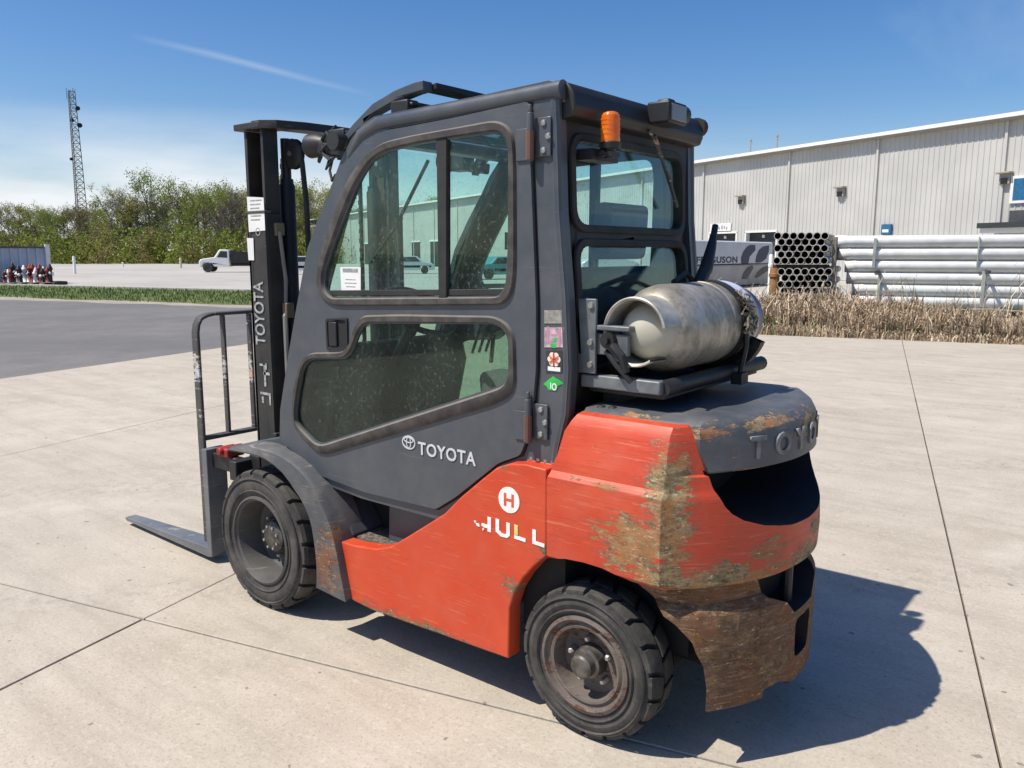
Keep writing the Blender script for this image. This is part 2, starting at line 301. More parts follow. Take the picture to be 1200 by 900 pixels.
# ------------------------------------------------------------------ mesh helpers
class MB:
    def __init__(s): s.v = []; s.f = []; s.fm = []; s.cur = 0
    def add(s, vs, fs):
        o = len(s.v); s.v += [tuple(v) for v in vs]; s.f += [tuple(i+o for i in f) for f in fs]; s.fm += [s.cur]*len(fs); return s
    def box(s, lo, hi, rot=None, piv=None):
        x0, y0, z0 = lo; x1, y1, z1 = hi
        vs = [Vector(p) for p in ((x0,y0,z0),(x1,y0,z0),(x1,y1,z0),(x0,y1,z0),(x0,y0,z1),(x1,y0,z1),(x1,y1,z1),(x0,y1,z1))]
        if rot is not None:
            c = Vector(piv) if piv is not None else (Vector(lo)+Vector(hi))/2
            vs = [rot @ (v-c) + c for v in vs]
        return s.add(vs, [(0,3,2,1),(4,5,6,7),(0,1,5,4),(1,2,6,5),(2,3,7,6),(3,0,4,7)])
    def bar(s, a, b, w, h, up=(0, 0, 1)):
        a, b = Vector(a), Vector(b); d = (b-a).normalized(); u = Vector(up)
        if abs(d.dot(u)) > 0.98: u = Vector((1, 0, 0))
        r = d.cross(u).normalized(); u = r.cross(d)
        vs = []
        for p in (a, b):
            for (i, j) in ((-1,-1),(1,-1),(1,1),(-1,1)): vs.append(p + r*i*w/2 + u*j*h/2)
        return s.add(vs, [(0,1,2,3),(7,6,5,4),(0,4,5,1),(1,5,6,2),(2,6,7,3),(3,7,4,0)])
    def tube(s, path, r, n=10, caps=True):
        path = [Vector(p) for p in path]; rs = r if isinstance(r, (list, tuple)) else [r]*len(path)
        vs = []; fs = []; prev = None
        for i, p in enumerate(path):
            d = (path[min(i+1, len(path)-1)] - path[max(i-1, 0)]).normalized()
            if prev is None:
                u = Vector((0, 0, 1)) if abs(d.z) < 0.9 else Vector((1, 0, 0)); a = d.cross(u).normalized()
            else: a = (prev - d*prev.dot(d)).normalized()
            prev = a; b = d.cross(a)
            for k in range(n):
                t = 2*math.pi*k/n; vs.append(p + (a*math.cos(t) + b*math.sin(t))*rs[i])
        for i in range(len(path)-1):
            for k in range(n):
                fs.append((i*n+k, i*n+(k+1)%n, (i+1)*n+(k+1)%n, (i+1)*n+k))
        if caps: fs.append(tuple(range(n-1, -1, -1))); fs.append(tuple((len(path)-1)*n+k for k in range(n)))
        return s.add(vs, fs)
    def lathe(s, prof, c=(0, 0, 0), axis='y', n=48, a0=0.0, a1=2*math.pi):
        "prof: (distance along axis, radius); open ends are closed when radius is 0"
        full = abs(a1-a0-2*math.pi) < 1e-6; m = n if full else n+1
        vs = []; fs = []
        for (h, r) in prof:
            for k in range(m):
                t = a0 + (a1-a0)*k/n; p, q = r*math.cos(t), r*math.sin(t)
                if axis == 'y': vs.append((c[0]+p, c[1]+h, c[2]+q))
                elif axis == 'x': vs.append((c[0]+h, c[1]+p, c[2]+q))
                else: vs.append((c[0]+p, c[1]+q, c[2]+h))
        for i in range(len(prof)-1):
            for k in range(n):
                k2 = (k+1) % m
                f = (i*m+k, i*m+k2, (i+1)*m+k2, (i+1)*m+k)
                fs.append(f if axis != 'y' else f[::-1])
        return s.add(vs, fs)
    def prism(s, loops, plane, lo, hi, caps=(True, True)):
        "outer loop and holes in a coordinate plane ('xz','yz','xy') extruded between lo and hi on the third axis"
        if isinstance(loops[0][0], (int, float)): loops = [loops]
        def P(a, b, h): return {'xz': (a, h, b), 'yz': (h, a, b), 'xy': (a, b, h)}[plane]
        flat = [p for l in loops for p in l]; n = len(flat)
        vs = [P(a, b, lo) for a, b in flat] + [P(a, b, hi) for a, b in flat]; fs = []
        tris = tessellate_polygon([[Vector((a, b, 0)) for a, b in l] for l in loops])
        for t in tris:
            if caps[0]: fs.append((t[0], t[1], t[2]))
            if caps[1]: fs.append((t[2]+n, t[1]+n, t[0]+n))
        o = 0
        for l in loops:
            k = len(l)
            for i in range(k):
                j = (i+1) % k; fs.append((o+i, o+j, n+o+j, n+o+i))
            o += k
        return s.add(vs, fs)
    def loft(s, rings, cap0=True, cap1=True):
        n = len(rings[0]); vs = [p for r in rings for p in r]; fs = []
        for i in range(len(rings)-1):
            for k in range(n): fs.append((i*n+k, i*n+(k+1)%n, (i+1)*n+(k+1)%n, (i+1)*n+k))
        if cap0: fs.append(tuple(range(n-1, -1, -1)))
        if cap1: fs.append(tuple((len(rings)-1)*n+k for k in range(n)))
        return s.add(vs, fs)
    def deform(s, fn): s.v = [tuple(fn(Vector(v))) for v in s.v]; return s
    def mirror(s): s.v = [(x, -y, z) for x, y, z in s.v]; s.f = [f[::-1] for f in s.f]; return s
    def build(s, name, mat=None, parent=None, bevel=0, seg=2, smooth=None, mats=None, ang=35, recalc=True, **props):
        me = bpy.data.meshes.new(name); me.from_pydata(s.v, [], s.f)
        for m in (mats or [mat]):
            if m is not None: me.materials.append(m)
        if mats:
            for p, k in zip(me.polygons, s.fm): p.material_index = k
        if recalc:
            bm = bmesh.new(); bm.from_mesh(me)
            bmesh.ops.remove_doubles(bm, verts=bm.verts, dist=1e-5)
            bmesh.ops.recalc_face_normals(bm, faces=bm.faces); bm.to_mesh(me); bm.free()
        if smooth is None: smooth = False
        if smooth or bevel:
            me.polygons.foreach_set('use_smooth', [True]*len(me.polygons))
            try: me.set_sharp_from_angle(angle=R(ang))
            except Exception: pass
        o = bpy.data.objects.new(name, me); col.objects.link(o)
        if bevel:
            b = o.modifiers.new('bevel', 'BEVEL'); b.width = bevel; b.segments = seg; b.limit_method = 'ANGLE'; b.angle_limit = R(30); b.harden_normals = False
        if parent is not None: o.parent = parent
        for k, v in props.items(): o[k] = v
        return o
def thing(name, label, cat, loc=(0, 0, 0), rz=0, group=None):
    o = bpy.data.objects.new(name, None); col.objects.link(o); o.location = loc; o.rotation_euler = (0, 0, rz)
    o['label'] = label; o['category'] = cat
    if group: o['group'] = group
    return o
def tag(o, label=None, cat=None, group=None, kind=None):
    for k, v in (('label', label), ('category', cat), ('group', group), ('kind', kind)):
        if v: o[k] = v
    return o
def struct(o): o['kind'] = 'structure'; return o
kids = {}
def copy_tree(o, parent=None):
    c = o.copy(); col.objects.link(c)
    c.parent = parent
    for ch in [x for x in bpy.data.objects if x.parent == o]: copy_tree(ch, c)
    return c
def roundpoly(pts, r, n=4):
    out = []; N = len(pts); rs = r if isinstance(r, (list, tuple)) else [r]*N
    for i in range(N):
        p = Vector(pts[i]); a = Vector(pts[i-1]); b = Vector(pts[(i+1) % N]); rr = rs[i]
        d1 = (a-p); d2 = (b-p); l = min(rr, d1.length*0.45, d2.length*0.45)
        if l < 1e-4: out.append(tuple(p)); continue
        s_, e = p+d1.normalized()*l, p+d2.normalized()*l
        for k in range(n+1):
            t = k/n; q = s_*(1-t)**2 + p*2*t*(1-t) + e*t*t; out.append(tuple(q))
    return out
def resample(poly, n):
    P_ = [Vector(p) for p in poly]; L = [0]
    for i in range(len(P_)): L.append(L[-1] + (P_[(i+1) % len(P_)]-P_[i]).length)
    out = []
    for k in range(n):
        t = L[-1]*k/n; i = max(j for j in range(len(L)-1) if L[j] <= t+1e-12); a = P_[i]; b = P_[(i+1) % len(P_)]
        out.append(tuple(a + (b-a)*((t-L[i])/max(1e-9, L[i+1]-L[i]))))
    return out
def text_mesh(txt, size, depth=0.002, bold=0.0, spacing=1.0, align='CENTER'):
    "flat lettering mesh in the local xy plane from Blender's built-in font"
    c = bpy.data.curves.new('lettering', 'FONT'); c.body = txt; c.size = size; c.extrude = depth; c.offset = bold; c.space_character = spacing
    c.align_x = align; c.align_y = 'CENTER'; c.resolution_u = 3
    o = bpy.data.objects.new('lettering', c); col.objects.link(o)
    dg = bpy.context.evaluated_depsgraph_get(); me = bpy.data.meshes.new_from_object(o.evaluated_get(dg))
    bpy.data.objects.remove(o); bpy.data.curves.remove(c); return me
def lettering(txt, size, mat, parent, loc, xdir, updir, depth=0.002, bold=0.0, spacing=1.0, name='lettering', sx=1.0, align='CENTER', **props):
    me = text_mesh(txt, size, depth, bold, spacing, align); me.materials.clear(); me.materials.append(mat)
    o = bpy.data.objects.new(name, me); col.objects.link(o)
    x = Vector(xdir).normalized(); y = Vector(updir).normalized(); z = x.cross(y)
    mx = Matrix((x*sx, y, z)).transposed().to_4x4(); mx.translation = Vector(loc); me.transform(mx)
    if parent is not None: o.parent = parent
    for k, v in props.items(): o[k] = v
    return o

# ------------------------------------------------------------------ yard frame: u along the slab joints, w across
AX = Vector((0.969, 0.247, 0)).normalized(); BX = Vector((AX.y, -AX.x, 0))
def G(u, w, z=0.0): v = AX*u + BX*w; return Vector((v.x, v.y, z))
def sheet(name, uw, z, mat, thick=0.0, n=1):
    mb = MB(); k = len(uw); top = [G(u, w, z) for u, w in uw]
    mb.add(top, [tuple(range(k))]); return struct(mb.build(name, mat))
gmb = MB(); gmb.add([(-3500, -3500, -0.09), (3500, -3500, -0.09), (3500, 3500, -0.09), (-3500, 3500, -0.09)], [(0, 1, 2, 3)])
struct(gmb.build('ground', M['grass']))
U = [-22, -15.1, -11.6, -8.1, -4.6, -1.17, 2.205, 5.70, 9.76]
W = [-20.3, -16.3, -12.3, -8.3, -4.35, -0.44, 3.50, 7.4, 11.0, 14.3]
pad = sheet('concrete_pad', [(U[0], W[0]), (U[-1], W[0]), (U[-1], W[-1]), (U[0], W[-1])], -0.028, M['joint'])
gp = 0.0045
for i in range(len(U)-1):
    for j in range(len(W)-1):
        mb = MB(); r_ = random.uniform(-0.0012, 0.0012)
        q = [(U[i]+gp, W[j]+gp), (U[i+1]-gp, W[j]+gp), (U[i+1]-gp, W[j+1]-gp), (U[i]+gp, W[j+1]-gp)]
        mb.add([G(u, w, r_) for u, w in q] + [G(u, w, -0.025) for u, w in q], [(0,1,2,3),(0,4,5,1),(1,5,6,2),(2,6,7,3),(3,7,4,0)])
        mb.build('slab', M['concrete'], pad, bevel=0.003, seg=1)
# asphalt with a ragged far edge, gravel strip, grass strip, far concrete yard
def ragged(u0, u1, w, amp, step=0.8, seed=1):
    rr = random.Random(seed); n = int(abs(u1-u0)/step); return [(u0+(u1-u0)*i/n, w+rr.uniform(-amp, amp)) for i in range(n+1)]
sheet('asphalt', [(9.76, -40)] + [(9.76, 14.3), (7.8, 14.5), (7.0, 17.5)] + ragged(7.2, 75, 16.75, 0.22) + [(75, -40)], -0.012, M['asphalt'])
sheet('gravel_edge', [(3, 16.2)] + [(80, 16.2)] + ragged(80, 3, 18.6, 0.3, seed=4), -0.020, M['gravel'])
sheet('grass_strip', ragged(3, 90, 18.0, 0.35, seed=2) + [(90, 25.2), (3, 25.6)], -0.016, M['grass'])
sheet('far_yard', [(-8, 25.4), (110, 24.9), (260, 60), (215, 95), (150, 118), (60, 118), (20, 75), (-12, 60)], -0.022, M['far_concrete'])
sheet('gravel_lane', [(-40, 24.5), (12, 24.5), (20, 75), (-50, 75)], -0.030, M['gravel'])
sheet('weed_bed', [(-40, 14.33), (7.6, 14.33), (7.0, 21), (-40, 24)], -0.018, M['drygrass'])
# kerb along the far yard
kb = MB(); kb.bar(G(20, 25.3, 0.03), G(110, 24.95, 0.03), 0.35, 0.14)
struct(kb.build('kerb', M['far_concrete'], bevel=0.02))

def scatter_blades(name, mat, spots, hmin, hmax, width, lean, label=None, segs=2):
    vs = []; fs = []
    for (x, y, k) in spots:
        h = random.uniform(hmin, hmax)*k; a = random.uniform(0, math.tau); w = width*random.uniform(0.6, 1.3)
        lx, ly = math.cos(a)*lean*h*random.random(), math.sin(a)*lean*h*random.random()
        b = a + random.uniform(0.8, 2.2); wx, wy = math.cos(b)*w/2, math.sin(b)*w/2; o = len(vs)
        z0 = -0.02
        vs += [(x-wx, y-wy, z0), (x+wx, y+wy, z0), (x+lx*.35-wx*.8, y+ly*.35-wy*.8, z0+h*.55), (x+lx*.35+wx*.8, y+ly*.35+wy*.8, z0+h*.55), (x+lx, y+ly, z0+h)]
        fs += [(o, o+1, o+3, o+2), (o+2, o+3, o+4)]
    me = bpy.data.meshes.new(name); me.from_pydata(vs, [], fs); me.materials.append(mat)
    o = bpy.data.objects.new(name, me); col.objects.link(o); o['kind'] = 'stuff'
    if label: o['label'] = label
    return o
sp = []
for _ in range(26000):
    u = 6 + 70*random.random()**1.4; w = 17.75+7.5*random.random()**.9
    p = G(u, w); sp.append((p.x, p.y, 1.0))
scatter_blades('grass', M['blade'], sp, 0.05, 0.16, 0.03, 0.6, 'short green grass on the strip beyond the asphalt')

# ------------------------------------------------------------------ FORKLIFT
FK = thing('forklift', 'grey and orange forklift with enclosed cab, scraped counterweight and horizontal gas cylinder', 'forklift')
YC = 0.48
# side view outlines of the cab (x forward, z up)
DOOR = [(0.222, 2.098), (0.545, 2.080), (0.752, 2.072), (0.886, 2.069), (0.984, 2.047), (1.069, 2.003), (1.137, 1.943), (1.204, 1.855), (1.291, 1.725), (1.371, 1.605), (1.443, 1.366), (1.519, 1.158), (1.588, 0.931), (1.603, 0.790), (1.36, 0.680), (1.06, 0.657), (0.66, 0.665), (0.556, 0.733), (0.352, 0.895), (0.255, 0.938), (0.233, 0.99), (0.200, 1.14), (0.190, 1.24), (0.191, 1.459), (0.217, 1.941)]
WUO = []
def px_list(s): return [tuple(map(float, p.split(','))) for p in s.split()]
FWD = Vector((math.cos(YAW)*math.cos(PITCH), math.sin(YAW)*math.cos(PITCH), -math.sin(PITCH)))
RGT = Vector((math.sin(YAW), -math.cos(YAW), 0)); UPV = RGT.cross(FWD)
def on_plane(pt, axis, val):
    "measured photo point -> place on a real plane of the machine"
    d = FWD*953.16 + RGT*(pt[0]-600) - UPV*(pt[1]-450); return CAM + d*((val-CAM[axis])/d[axis])
def side(s, y): return [(on_plane(p, 1, y).x, on_plane(p, 1, y).z) for p in px_list(s)]
YD = 0.492
win_up_out = side('371,333 375,300 392.5,242.5 410,205 430,180 450,166 485,158 535,149 580,140.5 595,145 603.8,158 606,192 606.7,315.6 603,344 592,357.8 392,359 376.7,349', YD)
win_up_in = side('380.5,322 390,292 417.5,220 435,190 450,179 485,170 535,162 585,155.5 592.5,161 596,180 595.5,285 593,333 586,346.5 388,348 381,336', YD)
win_lo_out = side('344,493 345,455 354.7,421 365,413 402.7,412 411,402.7 417,381 425.3,369.3 469,368 581,370 597,378.7 605,394.7 606.7,450.7 600,464 581,474.7 384,533 373,530.7 349,505', YD)
win_lo_in = side('348,495 347.5,480 354.7,434.7 361,424 368,420.8 405,420.8 413,413 420,392 429,379 581,380 590.7,386.7 596,397 596,440 589,450.7 373,521', YD)
def smooth_poly(p, n=3): return roundpoly(p, 0.05, n)
wuo, wui, wlo_, wli = [smooth_poly(p) for p in (win_up_out, win_up_in, win_lo_out, win_lo_in)]
wui_r = resample(wui, 96); wuo_r = resample(wuo, 96)
def door(sign):
    D = MB(); d0, d1 = YC, YC+0.014
    D.prism([roundpoly(DOOR, [0.015]*len(DOOR), 2), wui, wli], 'xz', d0, d1)
    if sign < 0: D.mirror()
    root = D.build('door', M['grey'], FK, bevel=0.004)
    for (o_, i_) in ((wuo, wui), (wlo_, wli)):
        g = MB()
        # gasket: rounded rim between outer and inner outline
        outer = resample(o_, 120); 
        inner = []
        for p in outer:
            best = min(resample_cache[id(i_)], key=lambda q: (q[0]-p[0])**2 + (q[1]-p[1])**2); inner.append(best)
        r0 = [(x, d1-0.001, z) for x, z in outer]; r1 = [(x*.8+a*.2, d1+0.011, z*.8+b*.2) for (x, z), (a, b) in zip(outer, inner)]
        r2 = [(x*.25+a*.75, d1+0.011, z*.25+b*.75) for (x, z), (a, b) in zip(outer, inner)]; r3 = [(a, d1-0.010, b) for (a, b) in inner]
        g.loft([r0, r1, r2, r3], False, False)
        if sign < 0: g.mirror()
        g.build('window_gasket', M['gasket'], root, smooth=True, ang=50)
    for k, i_ in enumerate((wui, wli)):
        g = MB(); g.prism(i_, 'xz', d0+0.002, d0+0.006)
        if sign < 0: g.mirror()
        g.build('window_pane', M['glass' if k == 0 else 'glass_dirty'], root)
    pr = side('512.8,163 524.5,161.5 524.8,350 515.5,350', YD)
    g = MB(); g.prism(pr, 'xz', d0-0.004, d1+0.006); 
    if sign < 0: g.mirror()
    g.build('window_divider', M['rubber'], root, bevel=0.003)
    g = MB(); b0 = side('386,343.5 590,342.5', YD)
    g.bar((b0[0][0], d0+0.004, b0[0][1]), (b0[1][0], d0+0.004, b0[1][1]), 0.012, 0.022)
    if sign < 0: g.mirror()
    g.build('window_track', M['rubber'], root, bevel=0.002)
    return root
resample_cache = {id(wui): resample(wui, 400), id(wli): resample(wli, 400)}
dl = door(1); dr = door(-1)
# door handle recess, letters, sticker on the glass
hq = side('383,373.5 408.5,372.5 409,408.5 384.5,410', YD)
h = MB(); h.prism([roundpoly(hq, 0.012), roundpoly([(x*.84+.16*sum(a for a, b in hq)/4, z*.84+.16*sum(b for a, b in hq)/4) for x, z in hq], 0.01)], 'xz', YC+.013, YC+.021)
h.build('handle_bezel', M['plastic'], dl, bevel=0.002)
h = MB(); h.prism(hq, 'xz', YC+0.0142, YC+0.0155); h.build('handle_recess', M['dark'], dl)
hx = [p[0] for p in hq]; hz = [p[1] for p in hq]
h = MB(); h.box((sum(hx)/4-0.004, YC+.015, min(hz)+.02), (max(hx)-.022, YC+.026, max(hz)-.02)); h.build('door_handle', M['plastic'], dl, bevel=0.004)
TX = (-1, 0, 0); TZ = (0, 0, 1)
lettering('TOYOTA', 0.068, M['silver'], dl, (0.600, YC+.0165, 0.889), TX, TZ, 0.001, 0.0012, 1.08, sx=0.98)
em = MB()   # oval emblem in front of the word
def ring(mb, cx_, cz_, rx, rz, w, y0, y1, n=28, sy=1):
    o_ = [(cx_+rx*math.cos(math.tau*k/n), cz_+rz*math.sin(math.tau*k/n)) for k in range(n)]
    i_ = [(cx_+(rx-w)*math.cos(math.tau*k/n), cz_+(rz-w)*math.sin(math.tau*k/n)) for k in range(n)]
    mb.prism([o_, i_], 'xz', y0, y1)
ring(em, 0.795, 0.905, 0.036, 0.027, 0.005, YC+.0145, YC+.0175); ring(em, 0.795, 0.905, 0.013, 0.025, 0.004, YC+.0147, YC+.0178); ring(em, 0.795, 0.915, 0.026, 0.012, 0.004, YC+.0149, YC+.018)
em.build('emblem', M['silver'], dl)
sq = side('397.5,313 421.5,313 421.5,342 399,342', YD)
s_ = MB(); s_.prism(sq, 'xz', YC+.0064, YC+.0074); s_.build('window_sticker', M['white'], dl)
sx0, sz0 = sum(p[0] for p in sq)/4, sum(p[1] for p in sq)/4
pr = MB()
pr.box((sx0-.045, YC+.0078, sz0+.028), (sx0+.045, YC+.008, sz0+.043))
for k, wdt in ((0, .03), (1, .036), (2, .028)): pr.box((sx0-wdt, YC+.0078, sz0-.002-k*.014), (sx0+wdt, YC+.008, sz0+.001-k*.014))
pr.box((sx0-.022, YC+.0078, sz0-.052), (sx0+.022, YC+.008, sz0-.045)); pr.build('sticker_print', M['greyprint'], dl)
# hinges
def hinge(zc):
    px_ = 0.2 if zc > 1.5 else 0.205
    h = MB(); h.tube([(px_+.008, YC+.026, zc-.075), (px_+.008, YC+.026, zc+.075)], 0.012, 10); 
    h.tube([(px_+.008, YC+.026, zc+.075), (px_+.008, YC+.026, zc+.10)], 0.007, 8)
    h.box((px_-.06, YC+.002, zc-.06), (px_+.002, YC+.010, zc+.06)); h.box((px_+.012, YC+.014, zc-.07), (px_+.07, YC+.021, zc+.03))
    o = h.build('hinge', M['galv' if False else 'grey'], FK, bevel=0.002)
    for (dx, dz) in ((-.034, .042), (-.052, 0.0), (-.034, -.042)):
        b = MB(); b.lathe([(0, 0.0), (0.001, .0105), (.006, .009), (.008, 0)], (px_+dx, YC+.010, zc+dz), 'y', 8); b.build('bolt', M['bolt'], o)
    t = MB(); t.tube([(px_+.008, YC+.0265, zc-.07), (px_+.008, YC+.0265, zc+.02)], 0.0145, 10); t.build('hinge_barrel', simple('rusty barrel', (.12, .06, .045), .7), o, smooth=True)
hinge(1.985); hinge(1.065)
# cab frame: side frames (pillar strip, roof rail, rear pillar) with the door hole
def grow(poly, d):
    c = []
    N = len(poly)
    area = sum(poly[i-1][0]*poly[i][1]-poly[i][0]*poly[i-1][1] for i in range(N))
    sg = 1 if area > 0 else -1
    for i in range(N):
        a, b, e = Vector(poly[i-1]), Vector(poly[i]), Vector(poly[(i+1) % N])
        t1, t2 = (b-a).normalized(), (e-b).normalized(); n1, n2 = Vector((t1.y, -t1.x))*sg, Vector((t2.y, -t2.x))*sg
        m = (n1+n2); m = m/ max(0.5, m.dot(n1)); c.append(tuple(b + m*d))
    return c
side_out = [(0.134, 2.150), (0.157, 2.156), (0.465, 2.142), (0.749, 2.134), (0.96, 2.128), (1.035, 2.105), (1.10, 2.052), (1.16, 1.985), (1.215, 1.90), (1.305, 1.775), (1.392, 1.64), (1.485, 1.382), (1.56, 1.16), (1.630, 0.93), (1.645, 0.78), (1.45, 0.690), (1.36, 0.640), (1.1, 0.62), (0.66, 0.62), (0.52, 0.70), (0.34, 0.86), (0.25, 0.90), (0.117, 0.915), (0.107, 0.984), (0.078, 1.10), (0.069, 1.25), (0.083, 1.471), (0.112, 1.75), (0.124, 2.016)]
fr_root = None
for s_ in (1, -1):
    c_ = MB(); c_.prism([side_out, grow(DOOR, 0.006)], 'xz', YC-0.055, YC-0.001)
    if s_ < 0: c_.mirror()
    o = c_.build('side_frame', M['grey'], FK, bevel=0.009, seg=3)
# dark gap behind the door edge
# inner door jamb (black rubber seal showing in the gap)
for s_ in (1, -1):
    c_ = MB(); c_.prism([grow(DOOR, 0.004), grow(DOOR, -0.03)], 'xz', YC-.030, YC-.004)
    if s_ < 0: c_.mirror()
    c_.build('door_seal', M['rubber'], FK)
# front edge strip of the cab, standing a little proud
# roof: side rails, plate, hatch
def railpath(y): return [(0.11, y, 2.118), (0.465, y, 2.106), (0.75, y, 2.098), (0.95, y, 2.092), (1.04, y, 2.062), (1.12, y, 1.985)]
for s_ in (1, -1):
    r_ = MB(); r_.tube([(x, y-.018*s_, z+.008) for x, y, z in railpath(YC*s_)], [.030, .030, .030, .030, .028, .020], 12)
    r_.build('roof_rail', M['grey'], FK, smooth=True)
rf = MB(); rf.prism([[(0.11, -.455), (0.98, -.455), (0.98, .455), (0.11, .455)], [(0.60, -.36), (0.60, .36), (0.92, .36), (0.92, -.36)]], 'xy', 2.088, 2.118)
roof = rf.build('roof', M['grey'], FK, bevel=0.006)
hg = MB(); hg.box((0.60, -.36, 2.098), (0.92, .36, 2.106)); hg.build('roof_glass', M['glass'], roof)
for x_ in (0.70, 0.80):
    bb_ = MB(); bb_.box((x_-.014, -.36, 2.108), (x_+.014, .36, 2.132)); bb_.build('roof_bar', M['black'], roof, bevel=0.004)
# front cross rail and windscreen
fcr = MB(); fcr.bar((1.05, -.46, 2.07), (1.05, .46, 2.07), 0.09, 0.05); fcr.build('front_header', M['grey'], FK, bevel=0.01)
ws = MB(); ws.add([(1.10, -.43, 2.04), (1.10, .43, 2.04), (1.40, .43, 1.60), (1.40, -.43, 1.60), (1.63, .43, 0.86), (1.63, -.43, 0.86)], [(0, 1, 2, 3), (3, 2, 4, 5)])
ws.build('windscreen', M['glass'], FK)
wp = MB(); wp.tube([(1.13, 0.02, 2.02), (1.30, 0.06, 1.74), (1.405, 0.12, 1.58)], 0.008, 6); wp.build('wiper', M['plastic'], FK)
# front curved guard: arched strips and a cross plate
gz = side('397,178 403,164 417,146 440,122 465,107 487,98', 0.42)
arc = [(x, z) for x, z in gz] + [(gz[-1][0]-.05, gz[-1][1]+.004)]
gd = thing
def strip(y0, y1):
    lo = [(x, z-.012) for x, z in arc]; poly = arc + [(x-.004, z-.034) for x, z in reversed(arc)]
    g = MB(); g.prism(poly, 'xz', y0, y1); return g
g1 = strip(0.385, 0.435); guard = g1.build('brow_guard', M['grey'], FK, bevel=0.004)
g2 = strip(-0.435, -0.385); g2.build('guard_strip', M['black'], guard, bevel=0.004)
gx, gzz = arc[-1]
g3 = MB(); g3.box((gx-.02, -.43, gzz-.030), (gx+.03, .384, gzz-.006), Matrix.Rotation(R(10), 3, 'Y')); g3.build('guard_plate', M['black'], guard, bevel=0.003)  # black here paints the shade on the backs of the cross plates
g4 = MB(); g4.box((gx+.10, -.38, gzz-.075), (gx+.15, .38, gzz-.055)); g4.build('guard_plate', M['black'], guard, bevel=0.003)
lx = on_plane((472, 128), 1, 0.44)
g5 = MB(); g5.box((lx.x-.045, .40, lx.z-.045), (lx.x+.045, .46, lx.z+.03)); g5.box((lx.x-.03, .41, lx.z-.07), (lx.x+.03, .47, lx.z-.03)); g5.box((lx.x-.06, .405, lx.z+.005), (lx.x+.06, .45, lx.z+.02)); g5.build('guard_bracket', M['black'], guard, bevel=0.006)

# rear frame of the cab with two windows; it follows the bowed rear pillars
def xr(z):
    T = [(0.90, 0.117), (0.984, 0.107), (1.10, 0.078), (1.25, 0.069), (1.471, 0.083), (1.75, 0.112), (2.016, 0.124), (2.2, 0.13)]
    for (z0, x0), (z1, x1) in zip(T, T[1:]):
        if z <= z1: return x0+(x1-x0)*(z-z0)/(z1-z0)
    return T[-1][1]
def rect(y0, z0, y1, z1, r=0.06): return roundpoly([(y0, z0), (y1, z0), (y1, z1), (y0, z1)], r, 5)
w1 = rect(-.36, 1.715, .385, 1.985); w2 = rect(-.36, 1.24, .385, 1.645)
rfm = MB(); rfm.prism([[(-.470, .92), (.470, .92), (.470, 2.10), (-.470, 2.10)], w1, w2], 'yz', 0.0, 0.03)
rfm.deform(lambda v: Vector((v.x + xr(v.z) + 0.004, v.y, v.z)))
rear = rfm.build('rear_frame', M['black'], FK, bevel=0.004)
for w_, wo in ((w1, rect(-.385, 1.69, .41, 2.01, .08)), (w2, rect(-.385, 1.215, .41, 1.67, .08))):
    g = MB(); g.prism([wo, w_], 'yz', -0.012, 0.003); g.deform(lambda v: Vector((v.x + xr(v.z) + 0.004, v.y, v.z))); g.build('window_gasket', M['rubber'], rear, bevel=0.004)
    g = MB(); g.prism(w_, 'yz', 0.010, 0.015); g.deform(lambda v: Vector((v.x + xr(v.z) + 0.004, v.y, v.z))); g.build('window_pane', M['glass_back'], rear)
for s_ in (1, -1):      # rounded pillar corners
    p_ = MB(); p_.tube([(xr(z)+.014, s_*(YC-.018), z) for z in (.93, .984, 1.1, 1.25, 1.47, 1.75, 2.02, 2.10)], [.020]*8, 10); p_.build('rear_pillar_edge', M['grey'], rear, smooth=True)
fa = MB()   # roof fascia: curved hood over the rear window
prof = [(0.118, 2.152), (0.100, 2.146), (0.082, 2.120), (0.072, 2.075), (0.085, 2.045), (0.150, 2.035), (0.150, 2.12)]
fa.prism(prof, 'xz', -.452, .452); fa.build('rear_fascia', M['black'], FK, bevel=0.006)
ca_ = MB(); ca_.tube([(0.105, -.452, 2.118), (0.105, -.485, 2.118)], 0.036, 14); ca_.build('rail_end_cap', M['rubber'], FK, smooth=True)
# beacon
bx, by = 0.035, 0.305
bc = MB(); bc.lathe([(0, 0.0), (0, .034), (.018, .036), (.022, .031)], (bx, by, 1.955), 'z', 24); bc.lathe([(-.03, 0), (-.03, .012), (0, .02)], (bx, by, 1.955), 'z', 12); bc.box((bx-.02, by-.03, 1.930), (bx+.10, by+.03, 1.944)); bc.box((bx+.03, by-.10, 1.92), (bx+.09, by+.06, 1.955))
beacon = bc.build('beacon', M['plastic'], FK, smooth=True, ang=30)
bl = MB(); bl.lathe([(.018, .031), (.03, .0325), (.036, .0310), (.060, .0315), (.085, .0305), (.104, .0290), (.112, .024), (.116, .015), (.117, 0)], (bx, by, 1.955), 'z', 28); bl.build('amber_lens', M['amber'], beacon, smooth=True, ang=25)
for zz_ in (.045, .060, .075, .090):
    br_ = MB(); br_.lathe([(zz_, .0325), (zz_+.003, .0325)], (bx, by, 1.955), 'z', 28); br_.build('lens_rib', M['amber'], beacon)
